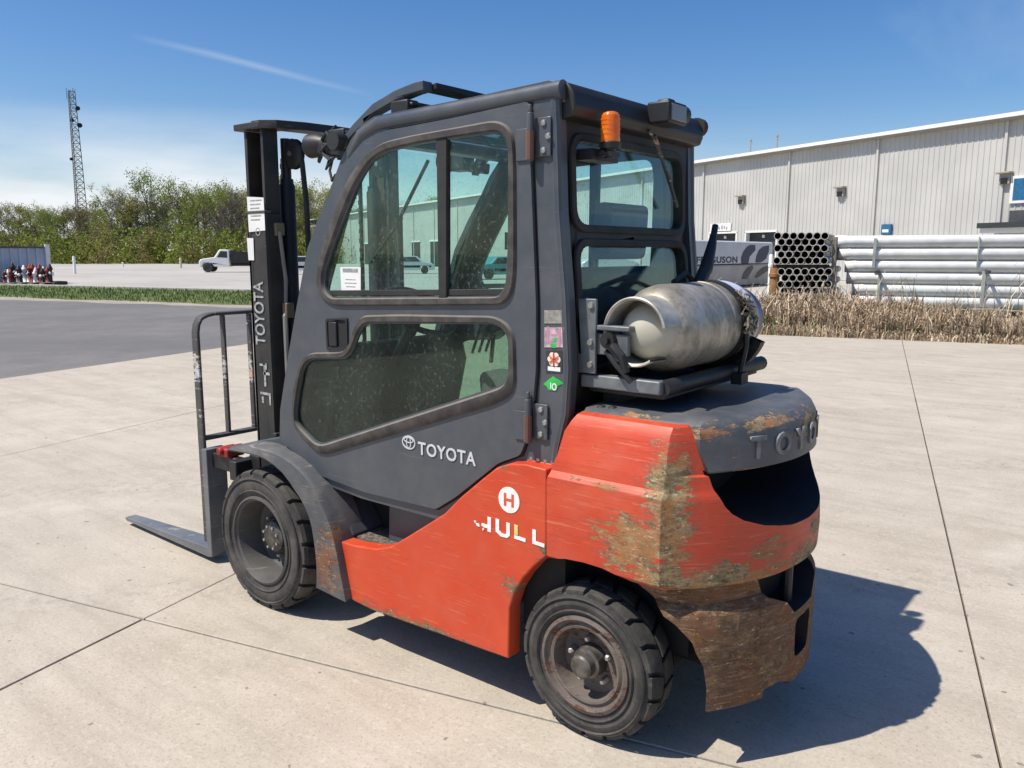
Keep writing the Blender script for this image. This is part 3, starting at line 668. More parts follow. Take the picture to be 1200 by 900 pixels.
# rear work light and wiper, cable
wk = MB(); wk.box((-.005, -.150, 2.075), (0.085, -.015, 2.150)); wk.box((0.02, -.11, 2.150), (.07, -.06, 2.165)); wkl = wk.build('work_light', M['plastic'], FK, bevel=0.018, seg=3)
wk = MB(); wk.box((-.010, -.138, 2.085), (-.004, -.028, 2.140)); wk.build('light_lens', simple('lamp glass', (.16, .17, .18), .15), wkl, bevel=.002)
wb = MB(); wb.lathe([(0, 0), (0, .035), (.03, .035), (.045, .022), (.045, 0)], (.045, -.215, 2.125), 'y', 16); wb.build('light_bracket', M['plastic'], wkl, smooth=True)
ww = MB(); ww.tube([(0.075, -.02, 2.055), (0.070, -.17, 1.905), (0.072, -.24, 1.80)], 0.006, 6); ww.tube([(0.07, -.05, 2.04), (0.085, -.27, 1.80)], 0.008, 6); ww.build('rear_wiper', M['scraped'], FK)

# orange side skirt with the printed name
sk = [(1.215, .430), (1.10, .432), (0.963, .448), (0.875, .478), (0.766, .549), (0.584, .671), (0.498, .753), (0.396, .838), (0.330, .890), (0.271, .914), (0.200, .922), (0.119, .918),
      (0.116, .62), (0.165, .575), (0.213, .519), (0.252, .455), (0.274, .390), (0.279, .199), (0.986, .178), (1.100, .186), (1.158, .205), (1.195, .30)]
for s_ in (1, -1):
    k_ = MB(); k_.prism(sk, 'xz', 0.46, 0.53)
    if s_ < 0: k_.mirror()
    o = k_.build('side_skirt', M['orange'], FK, bevel=0.014, seg=3)
    if s_ > 0: skirt = o
YS = 0.5312
# round badge with an H, and the worn word HULL
def disc(mb, c_x, c_z, r, y0, y1, n=28): mb.prism([(c_x+r*math.cos(math.tau*k/n), c_z+r*math.sin(math.tau*k/n)) for k in range(n)], 'xz', y0, y1)
bp = on_plane((596.5, 586), 1, YS)
b_ = MB(); disc(b_, bp.x, bp.z, .046, YS-.001, YS+.0008); b_.build('badge', M['white_worn'], skirt)
b_ = MB()
for dx in (-.0165, .0165): b_.box((bp.x+dx-.0055, YS+.0008, bp.z-.023), (bp.x+dx+.0055, YS+.0016, bp.z+.023))
b_.box((bp.x-.013, YS+.0008, bp.z-.005), (bp.x+.013, YS+.00165, bp.z+.005)); b_.build('badge_letter', M['redprint'], skirt)
def px_letter(polys, mat):
    g = MB()
    for k, s0 in enumerate(polys): g.prism(side(s0, YS), 'xz', YS-.001, YS+.0010+.0002*k)
    return g.build('letter', mat, skirt)
px_letter(['571.5,605.5 575.5,607 575.5,624 571.5,622.5', '565,613 571.5,615.2 571.5,619 567,618 564,615', '557.5,612.5 561.5,614 562.5,617.5 559,616', '555.5,610 558,610.5 557,613', '565.5,619 567.5,620 566,622'], M['white_worn'])
px_letter(['581,607.5 585,609 585,621.5 588,625 592,626.2 593.5,624.8 593.5,612 597.6,613.5 597.6,627.5 594.5,630.5 587,628.6 581,622.5'], M['white_worn'])
px_letter(['602.8,614.6 606.8,616 606.8,627.6 602.8,626.2'], M['yellow_worn']); px_letter(['602.8,627 616,631.4 616,635.4 602.8,631'], M['white_worn'])
px_letter(['624,620 628,621.4 628,634.3 638,637.6 638,641.8 624,637'], M['white_worn'])

# counterweight: lofted shell, arch, rear opening
def plan(ys, xfront, xc, x0=-.335, y0=.45, p=2.2, n=20, cy=None, inset=0):
    L = [(xfront, ys), (-.10, ys), (-.305, ys), (x0, ys-.030)]
    for i in range(1, n):
        y = y0*(1-i/n)
        L.append((xc+(x0-.012-xc)*abs(y/y0)**p + inset, y))
    L.append((xc+inset, 0.0))
    return L + [(x, -y) for x, y in reversed(L[:-1])]
LV = [(.604, .505, .118, -.550, 0), (.622, .528, .116, -.572, 0), (.70, .530, .116, -.576, 0), (.878, .532, .116, -.566, 0), (.896, .530, .113, -.562, 0), (.907, .522, .110, -.560, 0), (.916, .515, .109, -.558, 0), (.945, .512, .100, -.55, 0), (.958, .510, .095, -.547, .0), (.961, .509, .092, -.545, .014), (1.05, .497, .070, -.53, .014), (1.085, .484, .052, -.52, .016), (1.105, .468, .040, -.50, .02), (1.112, .445, .034, -.48, .03)]
rings = []
for (z, ys, xf, xc, ins) in LV: rings.append([(x, y, z) for x, y in plan(ys, xf, xc, x0=-.335, y0=ys-.04, inset=ins)])
cw = MB(); cw.loft(rings)
CW = cw.build('counterweight', M['counterweight'], FK, smooth=True, ang=28)
void_ = [(.412, .973), (.404, .93), (.394, .895), (.380, .865), (.360, .840), (.325, .815), (.25, .787), (.13, .768), (0, .763)]
void_ = void_ + [(-y, z) for y, z in reversed(void_[:-1])]
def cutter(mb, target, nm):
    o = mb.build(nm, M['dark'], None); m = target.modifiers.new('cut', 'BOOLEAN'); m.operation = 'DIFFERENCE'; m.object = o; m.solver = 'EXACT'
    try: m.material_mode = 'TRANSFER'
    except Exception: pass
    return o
cuts = []
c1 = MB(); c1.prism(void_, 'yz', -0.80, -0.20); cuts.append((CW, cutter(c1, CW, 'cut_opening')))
arch = [(.30, .10), (.279, .199), (.274, .390), (.252, .455), (.213, .519), (.165, .575), (.11, .612), (.04, .628), (-.03, .633), (-.10, .631), (-.17, .618), (-.24, .585), (-.30, .545), (-.362, .520), (-.426, .475), (-.452, .42), (-.462, .36), (-.455, .285), (-.45, .1)]
for s_ in (1, -1):
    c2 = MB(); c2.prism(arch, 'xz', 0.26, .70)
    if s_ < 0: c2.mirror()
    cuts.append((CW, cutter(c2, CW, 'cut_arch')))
# lower block, rusted, stepped in under the lip
LB = [(.192, .470, -.552), (.204, .488, -.568), (.40, .492, -.572), (.515, .490, -.570), (.532, .478, -.556), (.548, .455, -.530), (.606, .455, -.530)]
rings = [[(x, y, z) for x, y in plan(ys, -.02, xc, x0=-.36, y0=ys-.02)] for (z, ys, xc) in LB]
lb = MB(); lb.loft(rings); LBo = lb.build('counterweight_base', M['rusty'], FK, smooth=True, ang=28)
arch_low = [(.30, .10), (.279, .199), (.274, .390), (.20, .53), (.11, .612), (-.03, .625), (-.15, .60), (-.243, .555), (-.29, .525), (-.335, .49), (-.385, .435), (-.412, .355), (-.420, .28), (-.417, .1)]
for s_ in (1, -1):
    c2 = MB(); c2.prism(arch_low, 'xz', 0.20, .70)
    if s_ < 0: c2.mirror()
    cuts.append((LBo, cutter(c2, LBo, 'cut_arch')))
pk = [(.225, .60), (.20, .535), (.13, .505), (.08, .455), (-.08, .455), (-.13, .505), (-.20, .535), (-.225, .60)]
c3 = MB(); c3.prism(pk, 'yz', -.8, -.45); cuts.append((LBo, cutter(c3, LBo, 'cut_pocket')))
c4 = MB(); c4.prism(roundpoly([(.06, .285), (.07, .425), (-.07, .425), (-.06, .285)], .03), 'yz', -.8, -.49); cuts.append((LBo, cutter(c4, LBo, 'cut_hole')))
c5 = MB(); c5.prism([(.235, .10), (.225, .232), (.15, .236), (.07, .205), (.05, .10)], 'yz', -.8, -.2); cuts.append((LBo, cutter(c5, LBo, 'cut_step')))
# bake the booleans
bpy.context.view_layer.update()
dg = bpy.context.evaluated_depsgraph_get()
for tgt in (CW, LBo):
    me = bpy.data.meshes.new_from_object(tgt.evaluated_get(dg)); tgt.modifiers.clear(); tgt.data = me
    me.polygons.foreach_set('use_smooth', [True]*len(me.polygons)); me.set_sharp_from_angle(angle=R(28))
    b = tgt.modifiers.new('bevel', 'BEVEL'); b.width = .006; b.segments = 2; b.limit_method = 'ANGLE'; b.angle_limit = R(32)
for _, o in cuts: bpy.data.objects.remove(o)
pin = MB(); pin.tube([(-.51, 0, .30), (-.51, 0, .60)], .018, 10); pin.build('drawbar_pin', M['black'], FK, smooth=True)
# grey top cover with the raised name round the back
def cover_plan(ys, xc, xf, y0, x0=-.338): return plan(ys, xf, xc, x0=x0, y0=y0, n=24)
CL = [(.966, .424, -.532, -.10, .424), (.972, .432, -.547, -.10, .430), (1.04, .446, -.546, -.10, .445), (1.085, .452, -.540, -.06, .448), (1.108, .447, -.524, .03, .442), (1.122, .428, -.500, .032, .42), (1.127, .39, -.465, .034, .38)]
rings = []
for (z, ys, xc, xf, y0) in CL: rings.append([(x, y, z) for x, y in cover_plan(ys, xc, xf, y0, x0=-.345 if z > .98 else -.372)])
cv = MB(); cv.loft(rings); cover = cv.build('rear_cover', M['grey_worn'], FK, smooth=True, ang=40)
crv = [(p[0], p[1]) for p in cover_plan(.446, -.546, -.10, .445, -.345)][4:-4]
def rear_pt(y):
    for (x0_, y0_), (x1_, y1_) in zip(crv, crv[1:]):
        if y1_ <= y <= y0_:
            t = (y0_-y)/(y0_-y1_); return Vector((x0_+(x1_-x0_)*t, y, 0)), Vector((x1_-x0_, y1_-y0_, 0)).normalized()
for ch, y in zip('TOYOTA', (.262, .158, .052, -.052, -.158, -.262)):
    p, d = rear_pt(y); nrm_ = Vector((d.y, -d.x, 0)); nrm_ = nrm_ if nrm_.x < 0 else -nrm_
    lettering(ch, .096, M['raised'], cover, (p.x+nrm_.x*.002, p.y+nrm_.y*.002, 1.030), d, TZ, .004, .003, name='raised_letter')
# rubber bumper bits and bolts on the hood
for (x, y) in ((-.01, .40), (-.05, .395)):
    nb = MB(); nb.lathe([(0, .018), (.012, .018), (.018, .010), (.018, 0)], (x, y, 1.112), 'z', 12); nb.build('hood_knob', M['black'], FK, smooth=True)
# dark engine bay under the cab and between the arches
ch = MB(); ch.box((-.30, -.30, .30), (1.30, .30, .62)); ch.box((.10, -.44, .30), (.28, .44, .90)); ch.box((0.06, -.42, .60), (.16, .42, 1.10)); ch.build('chassis', M['dark'], FK)
ax = MB(); ax.tube([(-.02, -.40, .262), (-.02, .40, .262)], .045, 12); ax.box((-.09, -.24, .22), (.05, .24, .34)); ax.build('steer_axle', M['black'], FK, bevel=.01)
ax = MB(); ax.tube([(1.71, -.44, .325), (1.71, .44, .325)], .085, 14); ax.box((1.50, -.34, .28), (1.80, .34, .60)); ax.build('drive_axle', M['black'], FK)
fl = MB(); fl.box((.26, -.42, .62), (1.50, .42, .66)); fl.box((1.45, -.44, .60), (1.63, .44, .86)); fl.build('cab_floor', M['dark'], FK)
# step well
st = MB(); st.prism([(1.23, .24), (1.23, .50), (.88, .50), (.88, .24)], 'xy', .395, .418); step_ = st.build('step', M['orange'], FK, bevel=.004)
sp_ = MB(); sp_.prism(roundpoly([(1.215, .26), (1.215, .455), (.95, .455), (.91, .40), (.93, .26)], .03), 'xy', .4185, .436); sp_.build('tread_pad', M['pad'], step_, bevel=.003)
tank_panel = MB(); tank_panel.prism([(1.03, .39), (1.02, .60), (.99, .635), (.62, .66), (.50, .66), (.50, .39)], 'xz', .36, .40); tank_panel.build('step_panel', M['grey'], FK, bevel=.01)
sr = MB(); sr.box((1.25, .10, .39), (1.34, .38, .66)); sr.box((.90, .21, .39), (1.25, .24, .66)); sr.build('step_riser', M['dark'], FK)
sb = MB(); sb.prism([(1.40, .655), (1.33, .675), (1.06, .660), (.66, .665), (.60, .66), (.60, .640), (1.06, .625), (1.33, .640)], 'xz', .40, .478); sb.build('door_sill', M['black'], FK, bevel=.006)

# front fender: outer face (ring between opening edge and ridge) and top skin running inboard
ridge = [(1.930, .728), (1.850, .748), (1.76, .762), (1.68, .766), (1.597, .763), (1.52, .752), (1.447, .733), (1.385, .706), (1.334, .674), (1.295, .642), (1.262, .600), (1.226, .55), (1.200, .50), (1.180, .45), (1.166, .40), (1.148, .32), (1.128, .24), (1.118, .195)]
lip = [(1.925, .718), (1.86, .722), (1.76, .728), (1.69, .728), (1.632, .722), (1.57, .705), (1.511, .681), (1.465, .650), (1.430, .620), (1.392, .590), (1.360, .553), (1.335, .515), (1.318, .472), (1.308, .42), (1.300, .368), (1.296, .31), (1.298, .25), (1.303, .205)]
for s_ in (1, -1):
    rings = []
    for (a, b), (c, d) in zip(ridge, lip):
        ya = .555
        n_ = 0.0
        top_in = (a+.0, .40, min(b+.035, .775) if b > .55 else b+.01)
        if b > .60: top_in = (a-.01, .44, b+.030)
        rings.append([(a, .40, b+.004), (a, .545, b+.002), (a+.003, .562, b-.006), (c-.004, .572, d+.004), (c, .566, d-.004), (c-.012, .50, d+.010), (c-.012, .40, d+.012)])
    f_ = MB(); n = len(rings[0])
    vs = [p for r_ in rings for p in r_]; fs = []
    for i in range(len(rings)-1):
        for k in range(n): fs.append((i*n+k, i*n+(k+1) % n, (i+1)*n+(k+1) % n, (i+1)*n+k))
    fs.append(tuple(range(n))); fs.append(tuple((len(rings)-1)*n+k for k in range(n)))
    f_.add(vs, fs)
    # apron between fender and cab
    if s_ < 0: f_.mirror()
    fender = f_.build('fender', M['fender'], FK, smooth=True, ang=40)
    a_ = MB()
    ap = [(1.88, .745), (1.76, .775), (1.66, .800), (1.60, .795), (1.50, .745), (1.40, .690), (1.34, .66), (1.24, .55), (1.165, .445), (1.18, .43), (1.22, .48), (1.30, .60), (1.43, .70), (1.60, .735), (1.76, .735), (1.86, .725)]
    a_.prism(ap, 'xz', .30, .47)
    if s_ < 0: a_.mirror()
    a_.build('fender_apron', M['grey'], fender, bevel=.008)

# wheels
def wheel(cx_, cz_, rt, yo, wd, rr, dish, nl, front, side_):
    "yo outer face y, wd width"
    t = MB(); s0 = rt*0.940
    t.lathe([(-.004, rr), (-.002, rr+.010), (.000, rr+.020), (.006, rr+.035), (.008, rt*.80), (.004, rt*.86), (-.006, rt*.93), (-.018, s0), (-wd*.5, s0+.004), (-wd+.018, s0), (-wd+.006, rt*.93), (-wd, rt*.8), (-wd, rr)], (0, 0, 0), 'y', 72)
    # ridge lines moulded on the sidewall
    for rad in (rt*.72, rt*.885): t.lathe([(.004, rad-.004), (.0105, rad), (.004, rad+.004)], (0, 0, 0), 'y', 72)
    # tread lugs
    for k in range(nl):
        for sgn, off in ((0, 0.0), (1, 0.5)):
            a = math.tau*(k+off)/nl; w_ = math.tau/nl*0.80
            y0 = -.004 if sgn == 0 else -wd+.004; y1 = -wd*.46 if sgn == 0 else -wd*.54
            vs = []
            for yy, ro, ri, sh in ((y0, rt*.975, rt*.905, 0.0), (y0+(-.016 if sgn == 0 else .016), rt, rt*.93, 0.0), (y1, rt*1.0, rt*.93, w_*.30*(1 if sgn == 0 else 1))):
                for aa in (a-w_/2+sh, a-w_/6+sh, a+w_/6+sh, a+w_/2+sh):
                    vs.append((ro*math.cos(aa), yy, ro*math.sin(aa)))
                for aa in (a-w_/2+sh, a-w_/6+sh, a+w_/6+sh, a+w_/2+sh): vs.append((ri*math.cos(aa), yy, ri*math.sin(aa)))
            fs = []
            for i in range(2):
                o_ = i*8
                for q in range(3): fs.append((o_+q, o_+q+1, o_+8+q+1, o_+8+q))
                fs.append((o_, o_+8, o_+12, o_+4)); fs.append((o_+3, o_+7, o_+15, o_+11))
            fs.append((0, 4, 5, 1)); fs.append((1, 5, 6, 2)); fs.append((2, 6, 7, 3)); fs.append((16, 17, 21, 20)); fs.append((17, 18, 22, 21)); fs.append((18, 19, 23, 22))
            t.add(vs, fs)
    W_ = thing('wheel', None, None); del W_['label']; del W_['category']
    def fin(mb, nm, mt, **k):
        if side_ < 0: mb.mirror()
        mb.deform(lambda v: v + Vector((cx_, yo*side_, cz_)))
        return mb.build(nm, mt, wroot[0] if wroot else FK, **k)
    bpy.data.objects.remove(W_)
    wroot = []
    if side_ < 0: t.mirror()
    t.deform(lambda v: v + Vector((cx_, yo*side_, cz_)))
    W0 = t.build('wheel', M['tyre'], FK, smooth=True, ang=25); wroot.append(W0)
    r_ = MB()
    if front:
        r_.lathe([(-.006, rr+.004), (.004, rr+.002), (.008, rr-.008), (-.002, rr-.012), (-.008, rr-.020), (-.014, rr-.022), (-.05, rr-.030), (-.115, rr-.040), (-.128, rr-.055), (-.132, rr-.10), (-.120, .060), (-.120, .0)], (0, 0, 0), 'y', 56)
        fin(r_, 'rim', M['rim'], smooth=True, ang=30)
        hb = MB(); hb.lathe([(-.125, .075), (-.07, .072), (-.062, .060), (-.05, .035), (-.048, 0)], (0, 0, 0), 'y', 24)
        fin(hb, 'hub', M['hub'], smooth=True, ang=30)
        for k in range(8):
            bo = MB(); a = math.tau*k/8; bo.lathe([(-.13, .010), (-.095, .010), (-.088, .006), (-.088, 0)], (.098*math.cos(a), 0, .098*math.sin(a)), 'y', 6); fin(bo, 'wheel_nut', M['bolt'])
        for k in range(8):
            bo = MB(); a = math.tau*(k+.5)/8; bo.lathe([(-.07, .007), (-.05, .007), (-.05, 0)], (.052*math.cos(a), 0, .052*math.sin(a)), 'y', 6); fin(bo, 'hub_bolt', M['bolt'])
    else:
        r_.lathe([(-.006, rr+.004), (.004, rr+.002), (.008, rr-.010), (-.006, rr-.016), (-.010, rr-.024), (-.002, rr-.034), (-.004, rr-.042), (-.02, rr-.046), (-.060, rr-.052), (-.066, rr-.070), (-.060, .04), (-.060, 0)], (0, 0, 0), 'y', 56)
        fin(r_, 'rim', M['rim_rear'], smooth=True, ang=30)
        hb = MB(); hb.lathe([(-.065, .056), (-.015, .052), (-.010, .042), (.018, .040), (.024, .033), (.026, 0)], (0, 0, 0), 'y', 24)
        fin(hb, 'hub', M['hub'], smooth=True, ang=30)
        for k in range(5):
            bo = MB(); a = math.tau*(k+.15)/5; bo.lathe([(-.066, .013), (-.035, .012), (-.028, .007), (-.028, 0)], (.078*math.cos(a), 0, .078*math.sin(a)), 'y', 6); fin(bo, 'wheel_nut', M['bolt'])
    return W0
for s_ in (1, -1):
    wheel(1.712, .322, .326, .560, .185, .205, .1, 20, True, s_)
    wheel(-.020, .262, .262, .500, .150, .168, .05, 18, False, s_)

# mast
def channel(y, xa, xb, z0, z1, w, sgn):
    m = MB(); t_ = .018
    m.box((xa, y-t_/2, z0), (xb, y+t_/2, z1))
    m.box((xa, y-sgn*w, z0), (xa+t_, y+t_/2*sgn if sgn > 0 else y+t_/2, z1)) if sgn > 0 else m.box((xa, y-t_/2, z0), (xa+t_, y+w, z1))
    m.box((xb-t_, y-sgn*w, z0), (xb, y+t_/2, z1)) if sgn > 0 else m.box((xb-t_, y-t_/2, z0), (xb, y+w, z1))
    return m
mast = thing('mast', None, None); del mast['label']; del mast['category']; mast.parent = FK
YM = .415
M['rustweb'] = paint('rusty greasy web', (.075, .035, .025), (.05, .035, .03), (.16, .10, .06), .85, (.20, .14, .10), .68, dusta=.4, rough=.7, dust=(.05, .035, .025))
lean = Matrix.Rotation(R(1.0), 3, 'Y')
for s_ in (1, -1):
    y = YM*s_
    m = channel(y, 1.752, 1.890, .22, 1.80, .075, s_); m.build('outer_channel', M['mast'], mast, bevel=.004)
    m = MB(); yi = y-.004*s_; yw = y-.085*s_; lo_, hi_ = sorted((yi, yw)); m.box((1.765, lo_, .30), (1.783, hi_, 2.165)); m.box((1.885, lo_, .30), (1.905, hi_, 2.165)); m.build('inner_channel', M['mast'], mast, bevel=.004)
    m = MB(); m.box((1.782, yw-.006, .30), (1.886, yw+.006, 2.165)); m.box((1.82, min(yw, yw+.03*s_), 1.80), (1.835, max(yw, yw+.03*s_), 2.15)); m.box((1.79, min(yw, yw+.05*s_), 1.83), (1.88, max(yw, yw+.05*s_), 1.86)); m.build('inner_web', M['rustweb'], mast, bevel=.003)
    c_ = MB(); c_.lathe([(0.35, .036), (1.93, .036), (1.94, .030), (1.96, .030), (1.96, .0)], (1.80, .265*s_, 0), 'z', 18); cy_ = c_.build('lift_cylinder', M['black'], mast, smooth=True)
    c_ = MB(); c_.tube([(1.80, .265*s_, 1.95), (1.80, .265*s_, 2.14)], .022, 12); c_.build('cylinder_rod', M['black'], mast, smooth=True)
    ro = MB(); ro.lathe([(-.020, .0), (-.020, .020), (-.016, .060), (-.010, .068), (-.006, .056), (.006, .056), (.010, .068), (.016, .060), (.020, .020), (.020, 0)], (1.745, .262*s_, 2.068), 'y', 30); ro.build('hose_pulley', M['black'], mast, smooth=True)
    ro = MB(); ro.lathe([(.018, .012), (.026, .012), (.026, 0)], (1.745, .262*s_, 2.068), 'y', 10); ro.build('pulley_bolt', M['bolt'], mast)
    ho = MB(); ho.tube([(1.70, .262*s_, 2.10), (1.685, .262*s_, 2.02), (1.675, .255*s_, 1.85), (1.678, .25*s_, 1.55), (1.68, .25*s_, 1.10)], .012, 8); ho.build('hose', M['rubber'], mast, smooth=True)
    ho = MB(); ho.tube([(1.742, .36*s_, 1.72), (1.722, .35*s_, 1.50), (1.720, .36*s_, 1.36), (1.712, .37*s_, 1.34), (1.712, .37*s_, 1.05), (1.700, .34*s_, .86)], [.009, .009, .009, .012, .011, .011], 8); ho.build('hydraulic_pipe', simple('grey hose', (.22, .21, .19), .6), mast, smooth=True)
    cl_ = MB(); cl_.box((1.700, .345*s_-.02, 1.33), (1.735, .345*s_+.025, 1.40)); cl_.box((1.74, .35*s_-.02, 1.70), (1.80, .35*s_+.03, 1.76)); cl_.build('pipe_clamp', simple('dirty brass', (.20, .16, .10), .6, .3), mast, bevel=.006)
    ch_ = MB()
    for k in range(60): ch_.box((1.862, .235*s_-.010, .62+k*.024), (1.876, .235*s_+.010 - .004*(k % 2), .62+k*.024+.0235))
    ch_.build('lift_chain', M['black'], mast)
    tb = MB(); tb.box((1.735, y-.05, .60), (1.76, y+.02, .80)); tb.build('mast_foot_bracket', M['mast'], mast, bevel=.005)
# top tie plate: bowed, closer to the cab in the middle
top = [(1.82, .428), (1.79, .428), (1.76, .428), (1.70, .38), (1.655, .26), (1.635, .10), (1.632, 0)]
top = top + [(x, -y) for x, y in reversed(top[:-1])] + [(1.86, -.35), (1.88, 0), (1.86, .35)]
t_ = MB(); t_.prism(top[:13] + [(1.80, -.43), (1.76, -.30), (1.72, 0), (1.76, .30), (1.80, .43)], 'xy', 2.165, 2.200); t_.build('top_tie_plate', M['mast'], mast, bevel=.004)
for s_ in (1, -1):
    t_ = MB(); t_.prism([(1.955, .43*s_), (1.76, .43*s_), (1.76, .30*s_), (1.955, .30*s_)], 'xy', 2.168, 2.196); t_.build('tie_plate_end', M['mast'], mast, bevel=.004)
for z in (.42, 1.02):
    t_ = MB(); t_.box((1.89, -.36, z), (1.925, .36, z+.09)); t_.build('cross_member', M['mast'], mast, bevel=.005)
for s_ in (1, -1):
    t_ = MB(); t_.box((1.750, .408*s_-.016, 1.800), (1.892, .408*s_+.020, 1.812)); t_.build('channel_cap', M['scraped'], mast, bevel=.003)
# labels on the mast
YL = YM+.0095
def on_mast(s): return side(s, YL)
for s0, nm, mt in (('289.5,230.5 309,231.5 311,270 292,272', 'mast_sticker', 'white'), ('289.5,279 297,279 298,305 291.5,305', 'mast_sticker', 'white')):
    g = MB(); g.prism(on_mast(s0), 'xz', YL, YL+.0012); g.build(nm, M[mt], mast)
q = on_mast('292,236 308,237 309,251 293,251'); g = MB(); 
mx_, mz_ = sum(p[0] for p in q)/4, sum(p[1] for p in q)/4
for k in range(6): g.box((mx_-.045+.01*(k % 3), YL+.0014, mz_+.03-k*.017), (mx_+.045, YL+.0016, mz_+.036-k*.017))
ring(g, mx_-.005, mz_-.105, .018, .018, .004, YL+.0014, YL+.0016); g.build('sticker_print', M['greyprint'], mast)
tt = on_mast('311,326 312,410'); 
lettering('TOYOTA',   .105, M['dimsilver'], mast, (1.825, YL+.001, (on_mast('311,368')[0][1])), (0, 0, 1), (1, 0, 0), .001, .0015, 1.0, sx=.67, name='lettering')
lettering('V', .085, M['silver'], mast, (1.822, YL+.001, on_mast('314,441')[0][1]), (0, 0, 1), (1, 0, 0), .001, .001, 1.0, name='lettering') if False else None
fg = MB(); zf = on_mast('314,441')[0][1]
for (a, b, c, d) in ((-.05, .005, .0, .018), (-.02, -.05, -.005, .05), (-.05, -.09, .03, -.078), (-.05, -.135, -.038, -.09), (.005, -.13, .02, -.10), (-.03, .03, -.02, .06), (.0, .045, .025, .055)):
    fg.box((1.822+a, YL+.0005, zf+b), (1.822+c, YL+.0016, zf+d))
fg.build('worn_lettering', M['dimsilver'], mast)
# load backrest, carriage and forks
XB = 2.45
bk = thing('load_backrest', None, None); del bk['label']; del bk['category']; bk.parent = FK
zt_ = 1.312; yo_ = .387
pth = [(XB, yo_, .10), (XB, yo_, .6), (XB, yo_, 1.22), (XB, yo_-.008, 1.262), (XB, yo_-.026, 1.292), (XB, yo_-.060, zt_-.006), (XB, yo_-.10, zt_)]
def flatbar(path, w, d):
    m = MB(); rings = []
    for i, p in enumerate(path):
        p = Vector(p); t = (Vector(path[min(i+1, len(path)-1)])-Vector(path[max(i-1, 0)])).normalized(); n_ = Vector((0, t.z, -t.y))
        rings.append([p+n_*w/2+Vector((d/2, 0, 0)), p+n_*w/2-Vector((d/2, 0, 0)), p-n_*w/2-Vector((d/2, 0, 0)), p-n_*w/2+Vector((d/2, 0, 0))])
    m.loft(rings); return m
full = pth + [(x, -y, z) for x, y, z in reversed(pth)]
for pts_, nm in ((pth, 'backrest_post'), ([(x, -y, z) for x, y, z in pth], 'backrest_post')):
    flatbar(pts_, .018, .056).build(nm, M['scraped'], bk, bevel=.006)
flatbar([(XB, yo_-.10, zt_), (XB, -(yo_-.10), zt_)], .018, .056).build('backrest_top_bar', M['scraped'], bk, bevel=.005)
for y in (.230, .070, -.070, -.230):
    flatbar([(XB, y, .66), (XB, y, zt_-.01)], .014, .036).build('backrest_bar', M['scraped'], bk, bevel=.004)
flatbar([(XB, yo_, .665), (XB, -yo_, .665)], .020, .05).build('backrest_lower_bar', M['scraped'], bk, bevel=.004)
cr = MB(); cr.box((2.10, -.42, .50), (2.16, .42, .60)); cr.box((2.10, -.42, .13), (2.16, .42, .22)); cr.box((1.93, -.33, .15), (2.12, -.27, .62)); cr.box((1.93, .27, .15), (2.12, .33, .62)); cr.box((2.16, .33, .52), (2.46, .38, .60)); cr.box((2.16, -.38, .52), (2.46, -.33, .60)); cr.build('fork_carriage', M['black'], FK, bevel=.006)
cr = MB(); cr.box((2.20, .30, .60), (2.30, .40, .645)); cr.tube([(2.25, .42, .63), (2.25, .28, .63)], .022, 10); cr.build('carriage_bracket', M['red'], FK, bevel=.01)
for s_ in (1, -1):
    y = .355*s_
    f_ = MB(); prof = [(2.375, .045), (2.375, .62), (2.42, .62), (2.42, .085), (2.60, .078), (3.36, .050), (3.37, .038), (3.34, .030), (2.42, .030), (2.385, .035)]
    f_.prism(prof, 'xz', y-.058, y+.058)
    def taper(v):
        t = max(0, (v.x-3.12)/.25); return Vector((v.x, y+(v.y-y)*(1-.45*min(1, t)), v.z))
    f_.deform(taper); f_.build('fork', M['fork'], FK, bevel=.004)
# lights and hose clutter between mast and cab
hd = MB()
for s_ in (1, -1):
    h_ = MB(); h_.lathe([(-.06, 0), (-.06, .030), (-.02, .046), (.04, .050), (.044, .040), (.035, 0)], (1.40, .40*s_, 2.065), 'x', 20); h_.box((1.30, .38*s_-.035, 2.02), (1.37, .38*s_+.035, 2.10)); h_.tube([(1.20, .40*s_, 2.10), (1.30, .37*s_, 2.115), (1.38, .36*s_, 2.10), (1.46, .33*s_, 2.12)], .010, 6)
    hl_ = h_.build('headlight', M['plastic'], FK, smooth=True, ang=40)
    h_ = MB(); h_.bar((1.17, .43*s_, 2.02), (1.36, .42*s_, 2.05), .03, .05); h_.box((1.22, .36*s_-.03, 2.01), (1.32, .36*s_+.05, 2.12)); h_.build('lamp_arm', M['black'], hl_, bevel=.008)
    if s_ > 0:
        h_ = MB(); h_.lathe([(-.025, 0), (-.025, .03), (0, .042), (.03, .036), (.03, 0)], (1.175, .475, 2.055), 'y', 16); h_.build('turn_signal', M['black'], hl_, smooth=True)
        h_ = MB(); h_.tube([(1.26, .43, 2.02), (1.265, .45, 1.95), (1.24, .46, 1.91), (1.205, .47, 1.93)], .006, 6); h_.tube([(1.33, .40, 2.00), (1.30, .44, 1.96), (1.22, .46, 2.00)], .005, 6); h_.tube([(1.22, .44, 2.09), (1.30, .45, 2.04), (1.36, .42, 2.03), (1.42, .38, 2.00), (1.36, .36, 2.12), (1.28, .40, 2.13)], .007, 6); h_.tube([(1.21, .45, 2.03), (1.27, .455, 2.10), (1.33, .43, 2.08), (1.31, .44, 2.02), (1.25, .455, 1.99)], .008, 6); h_.build('lamp_cable', M['rubber'], hl_)

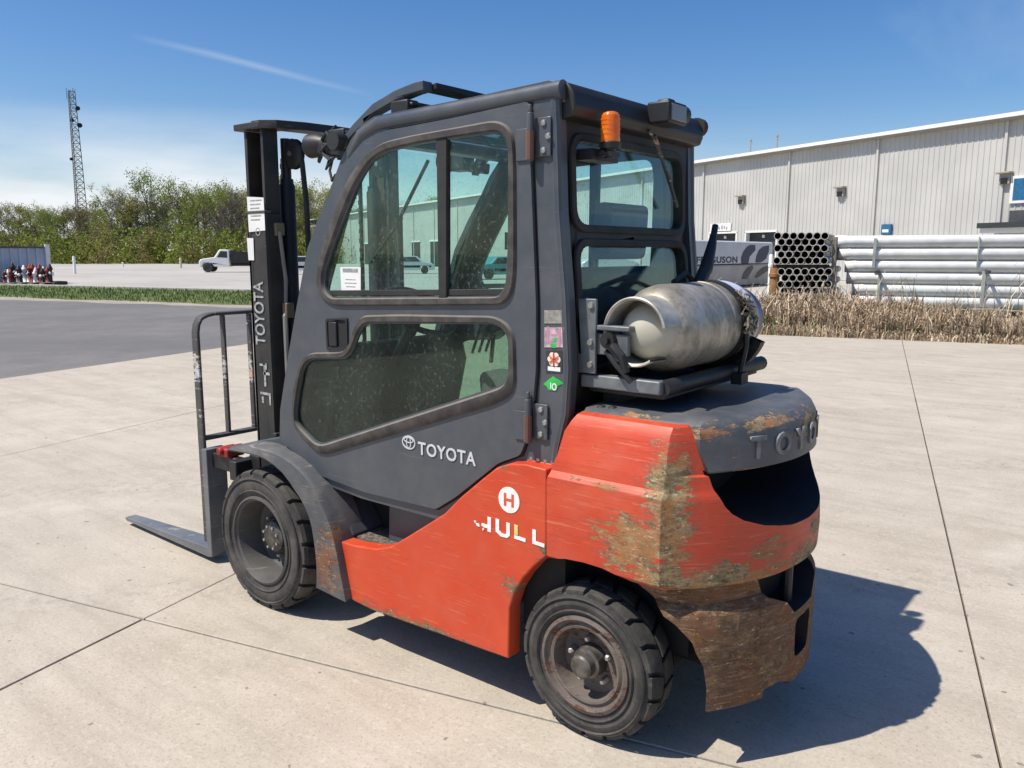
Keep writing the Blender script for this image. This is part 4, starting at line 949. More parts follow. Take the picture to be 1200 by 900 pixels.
# cab interior
st_ = MB(); st_.prism(roundpoly([(.30, .80), (.80, .80), (.82, .92), (.42, .96), (.36, 1.02), (.26, 1.52), (.20, 1.58), (.14, 1.56), (.16, 1.40), (.26, .90)], .05), 'xz', -.23, .23)
st_.build('seat', M['seat'], FK, bevel=.03, seg=3)
s2 = MB(); s2.box((.25, -.25, .66), (.80, .25, .80)); s2.build('engine_hood', M['inner'], FK, bevel=.03)
s2 = MB(); s2.prism([(1.62, .70), (1.62, .98), (1.46, 1.20), (1.34, 1.24), (1.30, 1.10), (1.40, .70)], 'xz', -.42, .42); s2.build('dashboard', M['plastic'], FK, bevel=.02)
sw = MB(); c_ = Vector((1.16, .06, 1.37)); ax_ = Vector((-.55, 0, .83)).normalized(); u_ = Vector((0, 1, 0)); v_ = ax_.cross(u_)
sw.tube([c_ + (u_*math.cos(t)+v_*math.sin(t))*.165 for t in [math.tau*k/32 for k in range(33)]], .014, 8, caps=False)
for t in (0.5, 2.6, 4.7): sw.tube([c_-ax_*.02, c_ + (u_*math.cos(t)+v_*math.sin(t))*.165], .011, 6)
sw.tube([c_-ax_*.03, c_-ax_*.42], .03, 8); sw.tube([c_+(u_*.9-v_*.3)*.165, c_+(u_*.9-v_*.3)*.165+ax_*.06], .02, 8); sw.build('steering_wheel', M['plastic'], FK, smooth=True)
lv = MB()
for k in range(3): lv.tube([(1.15, -.28-k*.05, 1.15), (1.08, -.28-k*.05, 1.32)], .007, 6); lv.lathe([(-.02, 0), (-.012, .016), (.012, .016), (.02, 0)], (1.075, -.28-k*.05, 1.335), 'z', 8)
lv.build('hydraulic_levers', M['plastic'], FK)
fn = MB(); fn.lathe([(-.05, 0), (-.05, .05), (-.03, .10), (.0, .11), (.02, .10), (.02, 0)], (.86, -.40, 1.86), 'y', 24); fn.tube([(.86, -.42, 1.86), (.95, -.45, 1.70)], .015, 8); fn.box((.93, -.46, 1.64), (1.03, -.38, 1.72)); fn.build('cab_fan', M['plastic'], FK, smooth=True)
co_ = MB(); co_.prism(roundpoly([(.55, .66), (.55, 1.02), (.95, 1.10), (1.10, 1.06), (1.05, .66)], .04), 'xz', -.42, -.27); co_.build('side_console', M['inner'], FK, bevel=.015)
co_ = MB(); co_.box((.38, .20, .98), (.72, .27, 1.03)); co_.box((.40, .22, .80), (.46, .26, .99)); co_.build('armrest', M['seat'], FK, bevel=.015)
co_ = MB(); co_.tube([(.20, -.42, 1.9), (.19, -.40, 1.5), (.28, -.27, 1.0), (.40, -.22, .93)], .012, 6); co_.tube([(.22, .40, 1.95), (.20, .40, 1.6), (.25, .26, 1.05), (.38, .22, .95)], .010, 6); co_.build('seat_belt', simple('orange brown belt', (.12, .05, .03), .8), FK)
co_ = MB(); co_.prism(roundpoly([(.14, 1.60), (.13, 1.80), (.20, 1.80), (.22, 1.60)], .03), 'xz', -.13, .13); co_.build('headrest', M['seat'], FK, bevel=.02)
co_ = MB(); co_.box((1.02, -.42, 1.24), (1.14, -.30, 1.40), Matrix.Rotation(R(25), 3, 'Y')); co_.tube([(1.10, -.36, 1.1), (1.08, -.36, 1.26)], .012, 6); co_.build('display', M['plastic'], FK, bevel=.006)
ap_ = MB()
for s_ in (1, -1): ap_.tube([(1.05, .43*s_, 2.05), (1.22, .43*s_, 1.80), (1.36, .43*s_, 1.50), (1.55, .43*s_, .9)], .035, 8)
ap_.build('inner_pillar', M['black'], FK)

# stickers on the rear pillar
def sticker(s0, mat, nm='pillar_sticker', y=YC-.0005, lift=.0015):
    g = MB(); g.prism(side(s0, YC), 'xz', y, y+lift); return g.build(nm, mat, FK)
sticker('638,363.5 660,363.5 660,379 638,379', simple('faded label', (.26, .25, .22), .6, var=.3, scale=50))
pk_ = sticker('638,383.5 661,383.5 661,407 638,407', simple('patchy pink label', (.42, .33, .38), .55, var=.4, scale=40))
g = MB(); q = side('640,386 659,386 659,405 640,405', YC)
cxs, czs = sum(p[0] for p in q)/4, sum(p[1] for p in q)/4
for (a, b, c, d) in ((.028, -.02, .020, .035), (-.026, -.03, -.018, .03), (.012, .005, -.012, .012)): g.box((cxs+min(a, c), YC+.0012, czs+b), (cxs+max(a, c), YC+.0016, czs+d))
g.build('sticker_print', M['pinkprint'], pk_)
g = MB(); g.box((cxs-.008, YC+.0012, czs-.034), (cxs+.012, YC+.0016, czs-.02)); g.box((cxs-.012, YC+.0012, czs-.012), (cxs+.0, YC+.0016, czs+.0)); g.build('sticker_print', M['green'], pk_)
bs = sticker('640,411 659,411 659,437 640,437', M['ink'])
q = side('649.5,421', YC)[0]; g = MB()
for k in range(6):
    a = math.tau*k/6; disc(g, q[0]+.016*math.cos(a), q[1]+.014*math.sin(a), .0105, YC+.0012, YC+.0015+.0002*k, 12)
g.build('sticker_print', simple('cream print', (.75, .62, .50), .5), bs)
g = MB()
for k in range(3):
    a = math.pi*k/3+.5; g.bar((q[0]-.02*math.cos(a), YC+.003, q[1]-.02*math.sin(a)), (q[0]+.02*math.cos(a), YC+.003, q[1]+.02*math.sin(a)), .0025, .007, up=(0, 1, 0))
g.build('sticker_print', M['redprint'], bs)
q = side('649.5,432', YC)[0]; lettering('SAFETY', .016, M['white'], bs, (q[0], YC+.0018, q[1]), TX, TZ, .0003, 0, 1) if False else None
g = MB(); g.box((q[0]-.025, YC+.0012, q[1]-.008), (q[0]+.025, YC+.0016, q[1]+.006)); g.build('sticker_print', M['white'], bs)
q = side('637,450 644,444 648,441 655,445 661,449.5 654,452 652,458 643,457 641,453', YC)
g = MB(); g.prism(q, 'xz', YC-.0005, YC+.0012); gs = g.build('pillar_sticker', M['green'], FK)
q = side('648,453', YC)[0]; g = MB(); ring(g, q[0]-.006, q[1], .010, .012, .004, YC+.0012, YC+.0018, 14); g.box((q[0]+.006, YC+.0012, q[1]-.008), (q[0]+.010, YC+.0018, q[1]+.012)); g.build('sticker_print', M['white'], gs)
# bolted foot of the rear pillar and red block
g = MB(); g.box((.105, .40, .900), (.235, .482, .925)); g.build('pillar_foot', M['orange'], FK, bevel=.004)
for x_ in (.13, .16, .19, .22):
    g = MB(); g.lathe([(0, .009), (.010, .008), (.010, 0)], (x_, .474, .925), 'z', 8); g.build('bolt', M['bolt'], FK)

# bracket that carries the cylinder
brk = thing('cylinder_bracket', None, None); del brk['label']; del brk['category']; brk.parent = FK
g = MB(); g.box((.012, .398, 1.232), (.085, .410, 1.476)); g.build('bracket_plate', M['galv'], brk, bevel=.003)
for z in (1.262, 1.335, 1.455):
    g = MB(); g.lathe([(0, 0.0), (0, .012), (.008, .010), (.008, 0)], (.030, .410, z), 'y', 8); g.build('bolt', M['bolt'], brk)
g = MB(); g.box((-.10, .375, 1.295), (.03, .395, 1.365)); g.box((-.11, .36, 1.375), (.02, .405, 1.392)); g.build('latch_arm', M['galv'], brk, bevel=.004)
g = MB(); g.lathe([(-.02, 0), (-.02, .026), (.012, .026), (.012, .013), (.030, .013), (.030, 0)], (-.035, .405, 1.345), 'y', 16); g.tube([(-.06, .42, 1.33), (-.10, .43, 1.30), (-.11, .42, 1.25)], .014, 8); g.tube([(-.03, .41, 1.31), (-.08, .43, 1.27), (-.13, .42, 1.22)], .009, 8); g.build('latch', M['plastic'], brk, smooth=True)
ZT = 1.205
g = MB(); g.box((-.22, .355, ZT-.022), (.075, .400, ZT+.022)); g.build('tray_side', M['galv'], brk, bevel=.005)
g = MB(); g.box((-.22, -.40, ZT-.022), (.075, -.36, ZT+.022)); g.build('tray_side', M['black'], brk, bevel=.005)
g = MB(); g.tube([(-.215, .375, ZT-.004), (-.215, -.425, ZT-.004)], .027, 12); g.build('tray_rail', M['black'], brk, smooth=True, ang=50)
g = MB(); g.box((-.22, -.38, ZT-.04), (.06, .37, ZT-.025)); g.box((-.02, -.36, 1.12), (.05, .30, ZT-.04)); g.build('tray_floor', M['black'], brk, bevel=.004)
g = MB(); g.lathe([(-.02, .0), (-.02, .20), (.02, .20), (.02, .17), (-.015, .17)], (-.12, -.2, 1.375), 'y', 30, R(200), R(340)); g.build('cradle', M['black'], brk)
for y_ in (-.13,):
    g = MB(); g.lathe([(-.022, .1485), (.022, .1485), (.022, .1525), (-.022, .1525), (-.022, .1485)], (-.12, y_, 1.375), 'y', 48); g.build('strap', M['black'], brk, smooth=True, ang=30)
    rk = random.Random(4); g = MB(); pth_ = []
    for k in range(70):
        a = R(138+k*.75+rk.uniform(-9, 9)); r_ = .156+rk.uniform(0, .022); pth_.append((-.12+r_*math.cos(a), y_+rk.uniform(-.045, .055), 1.375+r_*math.sin(a)))
    g.tube(pth_, .0042, 5); g.build('strap_chain', simple('worn chain', (.24, .20, .15), .5, .4, .5, 60), brk)
    g = MB(); g.tube([(-.270, y_, 1.40), (-.275, y_, 1.30), (-.255, y_, 1.19)], .010, 6); g.box((-.275, y_-.03, 1.16), (-.235, y_+.03, 1.20)); g.build('strap_rod', M['black'], brk)
g = MB(); g.tube([(-.06, -.17, 1.50), (-.045, -.27, 1.565), (-.02, -.36, 1.64), (.0, -.425, 1.70), (.005, -.445, 1.73)], [.024, .026, .020, .013, .013], 10); g.build('clamp_lever', M['black'], brk, smooth=True, ang=50)
# the cylinder itself
TK = thing('gas_cylinder', 'dirty silver gas cylinder lying across the back of the forklift above the counterweight', 'gas cylinder', (-.12, 0, 1.375))
g = MB(); rT = .146
pr_ = [(-.315, 0.0), (-.315, .05), (-.310, .095), (-.298, .125), (-.275, .141), (-.24, rT), (-.065, rT), (-.062, rT+.003), (-.050, rT+.003), (-.047, rT), (.20, rT), (.235, .141), (.262, .130), (.285, .115), (.300, .09), (.31, .04), (.31, 0)]
g.lathe(pr_, (0, 0, 0), 'y', 56); g.build('shell', M['tank'], TK, smooth=True, ang=40)
g = MB(); g.lathe([(.285, .112), (.33, .110), (.385, .108), (.395, .112), (.398, .108), (.392, .101), (.33, .102), (.29, .104)], (0, 0, 0), 'y', 44, R(-125), R(170)); g.build('valve_collar', M['tank_collar'], TK, smooth=True, ang=50)
g = MB(); g.lathe([(.372, 0), (.369, .025), (.358, .055), (.338, .080), (.29, .097)], (-.004, 0, -.004), 'y', 36); g.build('valve_cover', M['cap'], TK, smooth=True, ang=50)
g = MB(); g.lathe([(-.29, .118), (-.325, .118), (-.350, .120), (-.358, .123), (-.360, .118), (-.355, .112), (-.29, .110)], (0, 0, 0), 'y', 44, R(-90), R(255)); g.build('foot_ring', M['tank_dark'], TK, smooth=True, ang=50)
g = MB(); g.lathe([(-.24, rT+.0008), (-.215, rT+.0008), (-.17, rT+.0008)], (0, 0, 0), 'y', 24, R(70), R(150)); g.build('cylinder_label', simple('pale label', (.50, .52, .66), .5, var=.2), TK, smooth=True)
g = MB(); g.tube([(0, .31, 0), (0, .345, 0)], .02, 10); g.build('valve', M['hub'], TK)
# hoses behind the tank
g = MB(); g.tube([(-.03, .37, 1.33), (.02, .30, 1.24), (.05, .20, 1.16), (.03, .05, 1.12)], .012, 8); g.tube([(-.05, .0, 1.52), (-.02, -.15, 1.55), (0, -.30, 1.50), (.03, -.33, 1.3)], .010, 8); g.build('fuel_hose', M['rubber'], FK, smooth=True)
# ------------------------------------------------------------------ SURROUNDINGS
def ray(px, py): return FWD*953.16 + RGT*(px-600) - UPV*(py-450)
def on_ground(px, py, z=0.0): d = ray(px, py); return CAM + d*((z-CAM.z)/d.z)
FH = Vector((math.cos(YAW), math.sin(YAW), 0))
def away(px, dist, z=0.0):
    "place on the ground at a distance along the optical axis, in the bearing of a photo column"
    d = ray(px, 298); d = Vector((d.x, d.y, 0)); d = d/d.dot(FH); p = CAM + d*dist; return Vector((p.x, p.y, z))
def yard(px, py, w):
    d = ray(px, py); t = (w - CAM.dot(BX))/d.dot(BX); p = CAM+d*t; return p.dot(AX), p.z
def height_at(py, dist): return CAM.z + (298-py)*dist/953.16*0.9877*1.0

# --- metal warehouse
WE = Vector((4.81, -45.906, 0)); WD = Vector((22.216, -9.823, 0)).normalized(); WNn = Vector((-WD.y, WD.x, 0))   # WNn points to the camera side
def wp_(s, z, o=0.0): v = WE + WD*s + WNn*o; return (v.x, v.y, z)
M['siding'] = simple('cream ribbed siding', (0.50, 0.488, 0.455), 0.55, 0, 0.07, 0.4)
M['trimw'] = simple('white roof trim', (0.78, 0.77, 0.74), 0.45, 0, 0.04)
M['trimd'] = simple('tan trim', (0.34, 0.30, 0.25), 0.6, 0, 0.08)
M['blue'] = simple('blue enamel', (0.02, 0.12, 0.25), 0.35)
M['darkdoor'] = simple('dark doorway', (0.03, 0.035, 0.035), 0.6)
wh = thing('warehouse', 'long cream metal warehouse with ribbed walls and a white roof edge behind the pipe stacks', 'warehouse', tuple(WE))
def wbuild(mb, name, mat, parent=None, **k):
    mb.deform(lambda v: v - WE); return mb.build(name, mat, parent or wh, **k)
edges = [-14.5, -6.9, 0.7, 8.27, 15.06, 23.48] + [23.48+7.6*k for k in range(1, 19)]
openings = {(15.06, 23.48): [(15.99, 18.82), (19.84, 22.65)]}
for s0, s1 in zip(edges, edges[1:]):
    mb = MB(); n = int((s1-s0)/0.305); pts = []
    for k in range(n+1):
        s = s0+(s1-s0)*k/n
        if k < n: pts += [(s, 0), (s+.20, 0), (s+.225, .032), (s+.275, .032), (s+.298, 0)]
        else: pts.append((s1, 0))
    for (a, oa), (b, ob) in zip(pts, pts[1:]):
        lo = 0.0
        for (o0, o1) in openings.get((s0, s1), []):
            if a >= o0 and b <= o1: lo = 3.12
        mb.add([wp_(a, lo, oa), wp_(b, lo, ob), wp_(b, 8.40, ob), wp_(a, 8.40, oa)], [(0, 1, 2, 3)])
    wbuild(mb, 'wall_panel', M['siding'], recalc=False)
for s in edges[1:-1]:
    mb = MB(); mb.add([wp_(s-.07, .1, .02), wp_(s+.07, .1, .02), wp_(s+.07, 8.25, .02), wp_(s-.07, 8.25, .02), wp_(s-.07, .1, .14), wp_(s+.07, .1, .14), wp_(s+.07, 8.25, .14), wp_(s-.07, 8.25, .14)], [(0,3,2,1),(4,5,6,7),(0,1,5,4),(1,2,6,5),(2,3,7,6),(3,0,4,7)])
    wbuild(mb, 'downspout', M['siding'])
def wbox(s0, s1, z0, z1, o0, o1, name, mat, parent=None, **k):
    mb = MB(); mb.add([wp_(s0, z0, o0), wp_(s1, z0, o0), wp_(s1, z0, o1), wp_(s0, z0, o1), wp_(s0, z1, o0), wp_(s1, z1, o0), wp_(s1, z1, o1), wp_(s0, z1, o1)], [(0,3,2,1),(4,5,6,7),(0,1,5,4),(1,2,6,5),(2,3,7,6),(3,0,4,7)])
    return wbuild(mb, name, mat, parent, **k)
SE = edges[-1]
wbox(edges[0], SE, 8.26, 8.36, -.05, .48, 'soffit', M['trimd']); wbox(edges[0], SE, 8.36, 8.56, -.1, .55, 'gutter', M['trimw'])
mb = MB(); mb.add([wp_(edges[0], 8.50, 0.2), wp_(SE, 8.50, 0.2), wp_(SE, 10.2, -26), wp_(edges[0], 10.2, -26), wp_(edges[0], 8.4, -52), wp_(SE, 8.4, -52)], [(0, 1, 2, 3), (3, 2, 5, 4)]); rfw = wbuild(mb, 'roof', M['trimw'], recalc=False)
mb = MB(); mb.add([wp_(SE, 0, 0), wp_(SE, 0, -52), wp_(SE, 8.4, -52), wp_(SE, 10.1, -26), wp_(SE, 8.4, 0)], [(0, 1, 2, 3, 4)]); mb.add([wp_(edges[0], 0, 0), wp_(edges[0], 0, -52), wp_(edges[0], 8.4, -52), wp_(edges[0], 10.1, -26), wp_(edges[0], 8.4, 0)], [(4, 3, 2, 1, 0)]); mb.add([wp_(edges[0], 0, -52), wp_(SE, 0, -52), wp_(SE, 8.4, -52), wp_(edges[0], 8.4, -52)], [(0, 1, 2, 3)])
wbuild(mb, 'back_walls', M['siding'], recalc=False)
for s in (19.13, 16.65):
    mb = MB(); b = Vector(wp_(s, 8.5, -.3)); mb.tube([b, b+Vector((0, 0, .95))], .05, 8); mb.tube([b+Vector((-.1, 0, .80)), b+Vector((.1, 0, .80))], .05, 6); mb.tube([b+Vector((0, 0, .93)), b+Vector((0, 0, 1.05))], .09, 8)
    wbuild(mb, 'roof_vent', M['trimd'], rfw)
for s in (19.38, 10.75, 0.56, -9.2, 28.2, 37, 46):
    f = wbox(s-.28, s+.28, 5.12, 5.72, .02, .20, 'wall_light', M['trimd'], bevel=.03); wbox(s-.36, s+.36, 5.64, 5.74, .02, .42, 'light_hood', M['trimd'], f, bevel=.02)
    wbox(s-.16, s+.16, 5.14, 5.42, .20, .26, 'light_lens', M['plastic'], f)
for (a, b) in openings[(15.06, 23.48)]:
    d = wbox(a, b, 0, 3.12, -.35, -.30, 'dock_door', M['darkdoor']); wbox(a-.12, a, 0, 3.2, -.3, .06, 'door_jamb', M['trimw'], d); wbox(b, b+.12, 0, 3.2, -.3, .06, 'door_jamb', M['trimw'], d); wbox(a-.12, b+.12, 3.12, 3.24, -.3, .06, 'door_head', M['trimw'], d)
    wbox((a+b)/2-.10, (a+b)/2+.10, 2.75, 2.95, -.28, -.2, 'door_lamp', M['white'], d)
sg = wbox(20.35, 22.55, 3.30, 3.86, .05, .10, 'bay_number_sign', M['white'])
for k, (a, z0, z1) in enumerate(((20.7, 3.40, 3.58), (20.95, 3.48, 3.66), (21.2, 3.44, 3.7), (21.5, 3.42, 3.6), (21.75, 3.44, 3.56), (22.05, 3.4, 3.5))): wbox(a, a+.13, z0, z1, .10, .115, 'sign_print', M['greyprint'], sg)
bb1 = wbox(6.95, 7.60, 2.75, 3.35, .05, .22, 'meter_box', M['blue'], bevel=.02); wbox(7.08, 7.50, 2.88, 3.05, .22, .235, 'meter_plate', M['white'], bb1)
wn1 = wbox(-2.6, 0.26, 4.15, 5.50, .02, .12, 'window', M['white']); wbox(-2.45, 0.10, 4.30, 5.36, .12, .135, 'window_pane', M['blue'], wn1)
cnp = wbox(-4.5, 0.95, 2.92, 3.18, .02, 1.5, 'canopy', M['darkdoor']); wbox(-4.5, 0.90, 2.68, 2.92, .02, 1.3, 'canopy_fascia', M['trimw'], cnp)
wbox(-1.5, -.35, 3.18, 3.75, .3, 1.0, 'roof_unit', simple('dark grey unit', (.06, .065, .07), .5), cnp)
for s in (75, 82, 95, 104): 
    d = wbox(s, s+3.2, 0, 3.3, .03, .06, 'dock_door', M['darkdoor']); wbox(s-.15, s+3.35, 3.3, 3.5, .03, .10, 'door_head', M['trimw'], d)

# --- honeycomb stack of short pipes, open ends towards the yard
M['pvc'] = simple('pale grey pipe', (0.76, 0.755, 0.73), 0.4, 0, 0.08, 3)
M['pvc_dusty'] = simple('dusty pipe', (0.44, 0.42, 0.385), 0.6, 0, 0.2, 5)
M['pvc_shade'] = simple('shaded pipe bore', (0.10, 0.095, 0.09), 0.7)  # shade inside the pipes, painted as a dark bore colour
M['timber'] = simple('weathered timber', (0.20, 0.17, 0.13), 0.85, var=.3, scale=4)
M['timber_g'] = simple('grey green timber', (0.36, 0.38, 0.35), 0.8, var=.2, scale=4)
def pipe_mesh(name, r, L, t, bell=False, n=20):
    mb = MB(); prof = [(0, r-t), (0, r), (L, r), (L, r-t), (L*0.02, r-t), (0, r-t)]
    if bell: prof = [(0, r-t), (0, r+.012), (.30, r+.012), (.36, r), (L, r), (L, r-t), (0, r-t)]
    mb.lathe(prof, (0, 0, 0), 'x', n)
    me = bpy.data.meshes.new(name); me.from_pydata(mb.v, [], mb.f); me.materials.append(M['pvc'] if bell else M['pvc_dusty']); me.materials.append(M['pvc_shade'])
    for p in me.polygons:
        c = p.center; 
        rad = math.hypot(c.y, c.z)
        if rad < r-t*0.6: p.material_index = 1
        p.use_smooth = abs(p.normal.x) < .5
    return me
WH = 20.8
pm = pipe_mesh('short_pipe', .103, 5.0, .017)
rows = [(911.5, 276.5, 7), (916, 283.7, 6), (911, 291, 7), (915.5, 298.3, 6), (910.5, 305.5, 7), (915.5, 318.5, 7), (919.8, 325.8, 6), (915, 333.2, 7), (919, 340.8, 6), (914.7, 348.3, 7), (918.5, 355.8, 6)]
ordn = ('first', 'second', 'third', 'fourth', 'fifth', 'sixth', 'seventh')
tier_words = ['%s row of the upper' % w for w in ('top', 'second', 'third', 'fourth', 'fifth')] + ['%s row of the lower' % w for w in ('top', 'second', 'third', 'fourth', 'fifth', 'sixth')]
rotp = math.atan2(BX.y, BX.x)
for ri, (px_, py_, n) in enumerate(rows):
    for k in range(n):
        u, z = yard(px_+9.2*k, py_, WH); p = G(u, WH+random.uniform(-.03, .03), z)
        o = bpy.data.objects.new('pipe', pm); col.objects.link(o); o.location = p; o.rotation_euler = (0, 0, rotp + random.uniform(-.002, .002))
        tag(o, 'open pipe end, %s from left in %s honeycomb bundle' % (ordn[k], tier_words[ri]), 'pipe', 'open-ended pipes in the honeycomb stack')
def cradle(w, px0, px1, py0, py1, nm, label, mat, th=.09, grp='timbers between the pipes'):
    a = yard(px0, py0, w); b = yard(px1, py1, w); mb = MB(); mb.bar(G(a[0], w, a[1]), G(b[0], w, b[1]), .12, th); o = mb.build(nm, mat); tag(o, label, 'timber', grp); return o
cradle(WH+.3, 906, 972, 312, 312, 'timber_spacer', 'dark timber lying between the two bundles of the honeycomb stack', simple('dark timber', (.05, .04, .03), .9), .10)
cradle(WH+.3, 906, 975, 362, 362, 'timber_skid', 'timber skid on the ground under the honeycomb stack', M['timber'], .12)
a = yard(974, 340, WH); mb = MB(); mb.box((-.05, -.05, 0), (.05, .05, 2.1)); o = mb.build('stack_post', M['timber'], None); o.location = G(a[0]-.02, WH+.2, -.02); tag(o, 'dark timber post at the right side of the honeycomb stack', 'post')
# --- long pipes lying parallel to the slab edge
WL = 23.6
rl = .176
lrows = [(978, 283.5), (983, 297.6), (990, 311.6), (992, 325.2), (998, 338.8), (1005, 352.0)]
rota = math.atan2(-AX.y, -AX.x)
lm = [pipe_mesh('long_pipe', .176, 11.5, .015, True, 28)]
names = ['top', 'second', 'third', 'fourth', 'fifth', 'lowest']
zprev = None
for d_ in range(2):
    for i, (px_, py_) in enumerate(lrows):
        u, z = yard(px_, py_, WL); o = bpy.data.objects.new('long_pipe', lm[0]); col.objects.link(o)
        o.location = G(u + random.uniform(-.08, .08)*(d_ > 0), WL + d_*.372, z); o.rotation_euler = (0, 0, rota)
        if d_ == 0: tag(o, 'long white pipe, %s of the six seen in the front face of the long stack' % names[i], 'pipe', 'long white pipes in the stack')
        else: tag(o, 'long white pipe hidden right behind the %s one of the front six' % names[i], 'pipe', 'long white pipes in the second layer')
def upright(px_, y0, y1, wpx, mat, label, off=-.20):
    a = yard(px_, y0, WL+off); b = yard(px_, y1, WL+off); w_ = wpx*.025; mb = MB(); mb.box((-w_/2, -.04, 0), (w_/2, .04, a[1]-b[1])); o = mb.build('stack_brace', mat, bevel=.008); o.location = G(a[0], WL+off, b[1]); o.rotation_euler = (0, 0, rota); tag(o, label, 'brace', 'upright braces on the long pipe stack')
upright(1026, 279, 314, 3.4, M['timber_g'], 'grey upright brace on the upper bundle near its left end')
upright(1031, 318, 356, 3.2, M['timber_g'], 'grey upright brace on the lower bundle near its left end')
upright(1148, 277, 314, 1.4, M['timber_g'], 'thin strap on the upper bundle of long pipes towards its right')
upright(1153.5, 318, 360, 3.6, M['timber_g'], 'grey upright brace on the lower bundle towards its right')
for px_ in (1030, 1155, 1240):
    a = yard(px_, 360, WL); mb = MB(); mb.box((-.45, -.2, -.03), (.45, 1.2, .13)); o = mb.build('timber_skid', M['timber'], bevel=.01); o.location = G(a[0], WL, 0); o.rotation_euler = (0, 0, rota+math.pi); tag(o, 'timber skid under the long pipes by the brace at column %s' % {1030: 'left', 1155: 'right', 1240: 'far right'}[px_], 'timber', 'skids under the long pipes')
    a1 = yard(px_, 318, WL); mb = MB(); mb.box((-.04, -.1, -.035), (.04, .9, .035)); o = mb.build('timber_spacer', simple('dark gap timber', (.06, .05, .04), .9)); o.location = G(a1[0], WL, a1[1]); o.rotation_euler = (0, 0, rota+math.pi); tag(o, 'thin timber between upper and lower long pipe bundles, %s one' % {1030: 'left', 1155: 'right', 1240: 'far right'}[px_], 'timber', 'spacers between the long bundles')

# --- wrapped bundles with dark blue print
A0, A1 = away(800, 36.5), away(905, 45.0)
ud = (A1-A0).normalized(); un = Vector((ud.y, -ud.x, 0)); 
if un.dot(CAM-A0) < 0: un = -un
LW = (A1-A0).length
M['wrap'] = simple('silver grey wrap', (0.50, 0.52, 0.54), 0.6, var=.07, scale=.8)
M['wrap2'] = simple('tan grey wrap', (0.40, 0.38, 0.34), 0.7, var=.12, scale=.8)  # lower load: darker and browner than the upper wrap
M['navy'] = simple('navy print', (0.010, 0.022, 0.07), 0.6, var=.1)
M['navy2'] = simple('dull print', (0.06, 0.055, 0.06), 0.6, var=.4, scale=2)  # print on the lower load, greyer than the navy
def face(px, py, off=0.0):
    n_ = un; d = ray(px, py); t = (A0+un*off-CAM).dot(n_)/d.dot(n_); return CAM+d*t
def wrapbox(z0, z1, mat, label):
    rr_ = .10; prof = roundpoly([(0, z0), (0, z1), (2.0, z1), (2.0, z0)], [.05, .15, .15, .05], 4)
    mb = MB(); rings = []
    for s in (0, LW): rings.append([A0+ud*s-un*a+Vector((0, 0, b)) for a, b in prof])
    mb.loft(rings); o = mb.build('wrapped_bundle', mat, smooth=True, ang=40); tag(o, label, 'wrapped load', 'wrapped loads by the warehouse'); return o
zmid = face(862, 309.5).z
ztop = face(862, 282.5).z
ub = wrapbox(zmid+.02, ztop, M['wrap'], 'grey wrapped load with dark blue name and curved logo, upper of the two')
lb_ = wrapbox(.05, zmid-.02, M['wrap2'], 'tan-grey wrapped load under the one with the dark blue name')
tl, tr = face(816, 305), face(864, 304.8)
wdt = (tr-tl).length
o = lettering('FERGUSON', .42, M['navy'], ub, (0, 0, 0), ud, (0, 0, 1), .004, .012, 1.05)
xs = [v.co.dot(ud) for v in o.data.vertices]; k = wdt/(max(xs)-min(xs))
cen = (tl+tr)/2 + un*.008
for v in o.data.vertices:
    a_ = v.co.dot(ud); r_ = v.co - ud*a_; v.co = r_ + ud*(a_*k) + cen
def stroke(pts, mat, parent):
    mb = MB(); P_ = [face(x, y, .006) for x, y in pts]; Q = [face(x, y, .012) for x, y in pts]; n = len(P_)
    mb.add(P_+Q, [tuple(range(n-1, -1, -1)), tuple(range(n, 2*n))]+[(i, (i+1) % n, n+(i+1) % n, n+i) for i in range(n)]); mb.build('logo_stroke', mat, parent)
stroke([(869, 309), (868.5, 302), (871, 295), (875, 289.5), (879, 287), (885, 287), (885.5, 293), (882, 297), (878.5, 301), (877, 309)], M['navy'], ub)
stroke([(885, 307.5), (886.5, 300), (889.5, 293), (894, 289), (901.5, 287.5), (901, 295), (898, 303), (893, 307), (888, 308)], M['navy'], ub)
stroke([(869, 327), (871, 320), (876, 313), (882, 310.8), (883, 314), (879, 321), (876, 327)], M['navy2'], lb_)
stroke([(884, 325), (888, 318), (894, 313), (901, 310.8), (900, 317), (893, 322), (887, 326)], M['navy2'], lb_)
# small posts near the bundles
def post(px_, y0, y1, dist, w_, mat, label, cat='post', name='marker_post'):
    b = away(px_, dist); zt_ = height_at(y0, dist); mb = MB(); mb.tube([(0, 0, -.05), (0, 0, zt_-w_*.4), (0, 0, zt_)], [w_/2, w_/2, w_*.32], 10); mb.lathe([(0, w_*.5), (0, w_*.62), (.10, w_*.62), (.12, w_*.5)], (0, 0, zt_*.72), 'z', 10)
    o = mb.build(name, mat, smooth=True, ang=40); o.location = b; tag(o, label, cat); return o
post(904, 298, 330, 30, .16, M['trimw'], 'short white bollard between the printed load and the honeycomb stack', 'bollard', 'bollard')
post(909, 311, 345, 26, .30, simple('rusty orange paint', (.28, .14, .05), .8), 'rusty orange stump beside the lower left of the honeycomb stack', 'bollard', 'bollard')

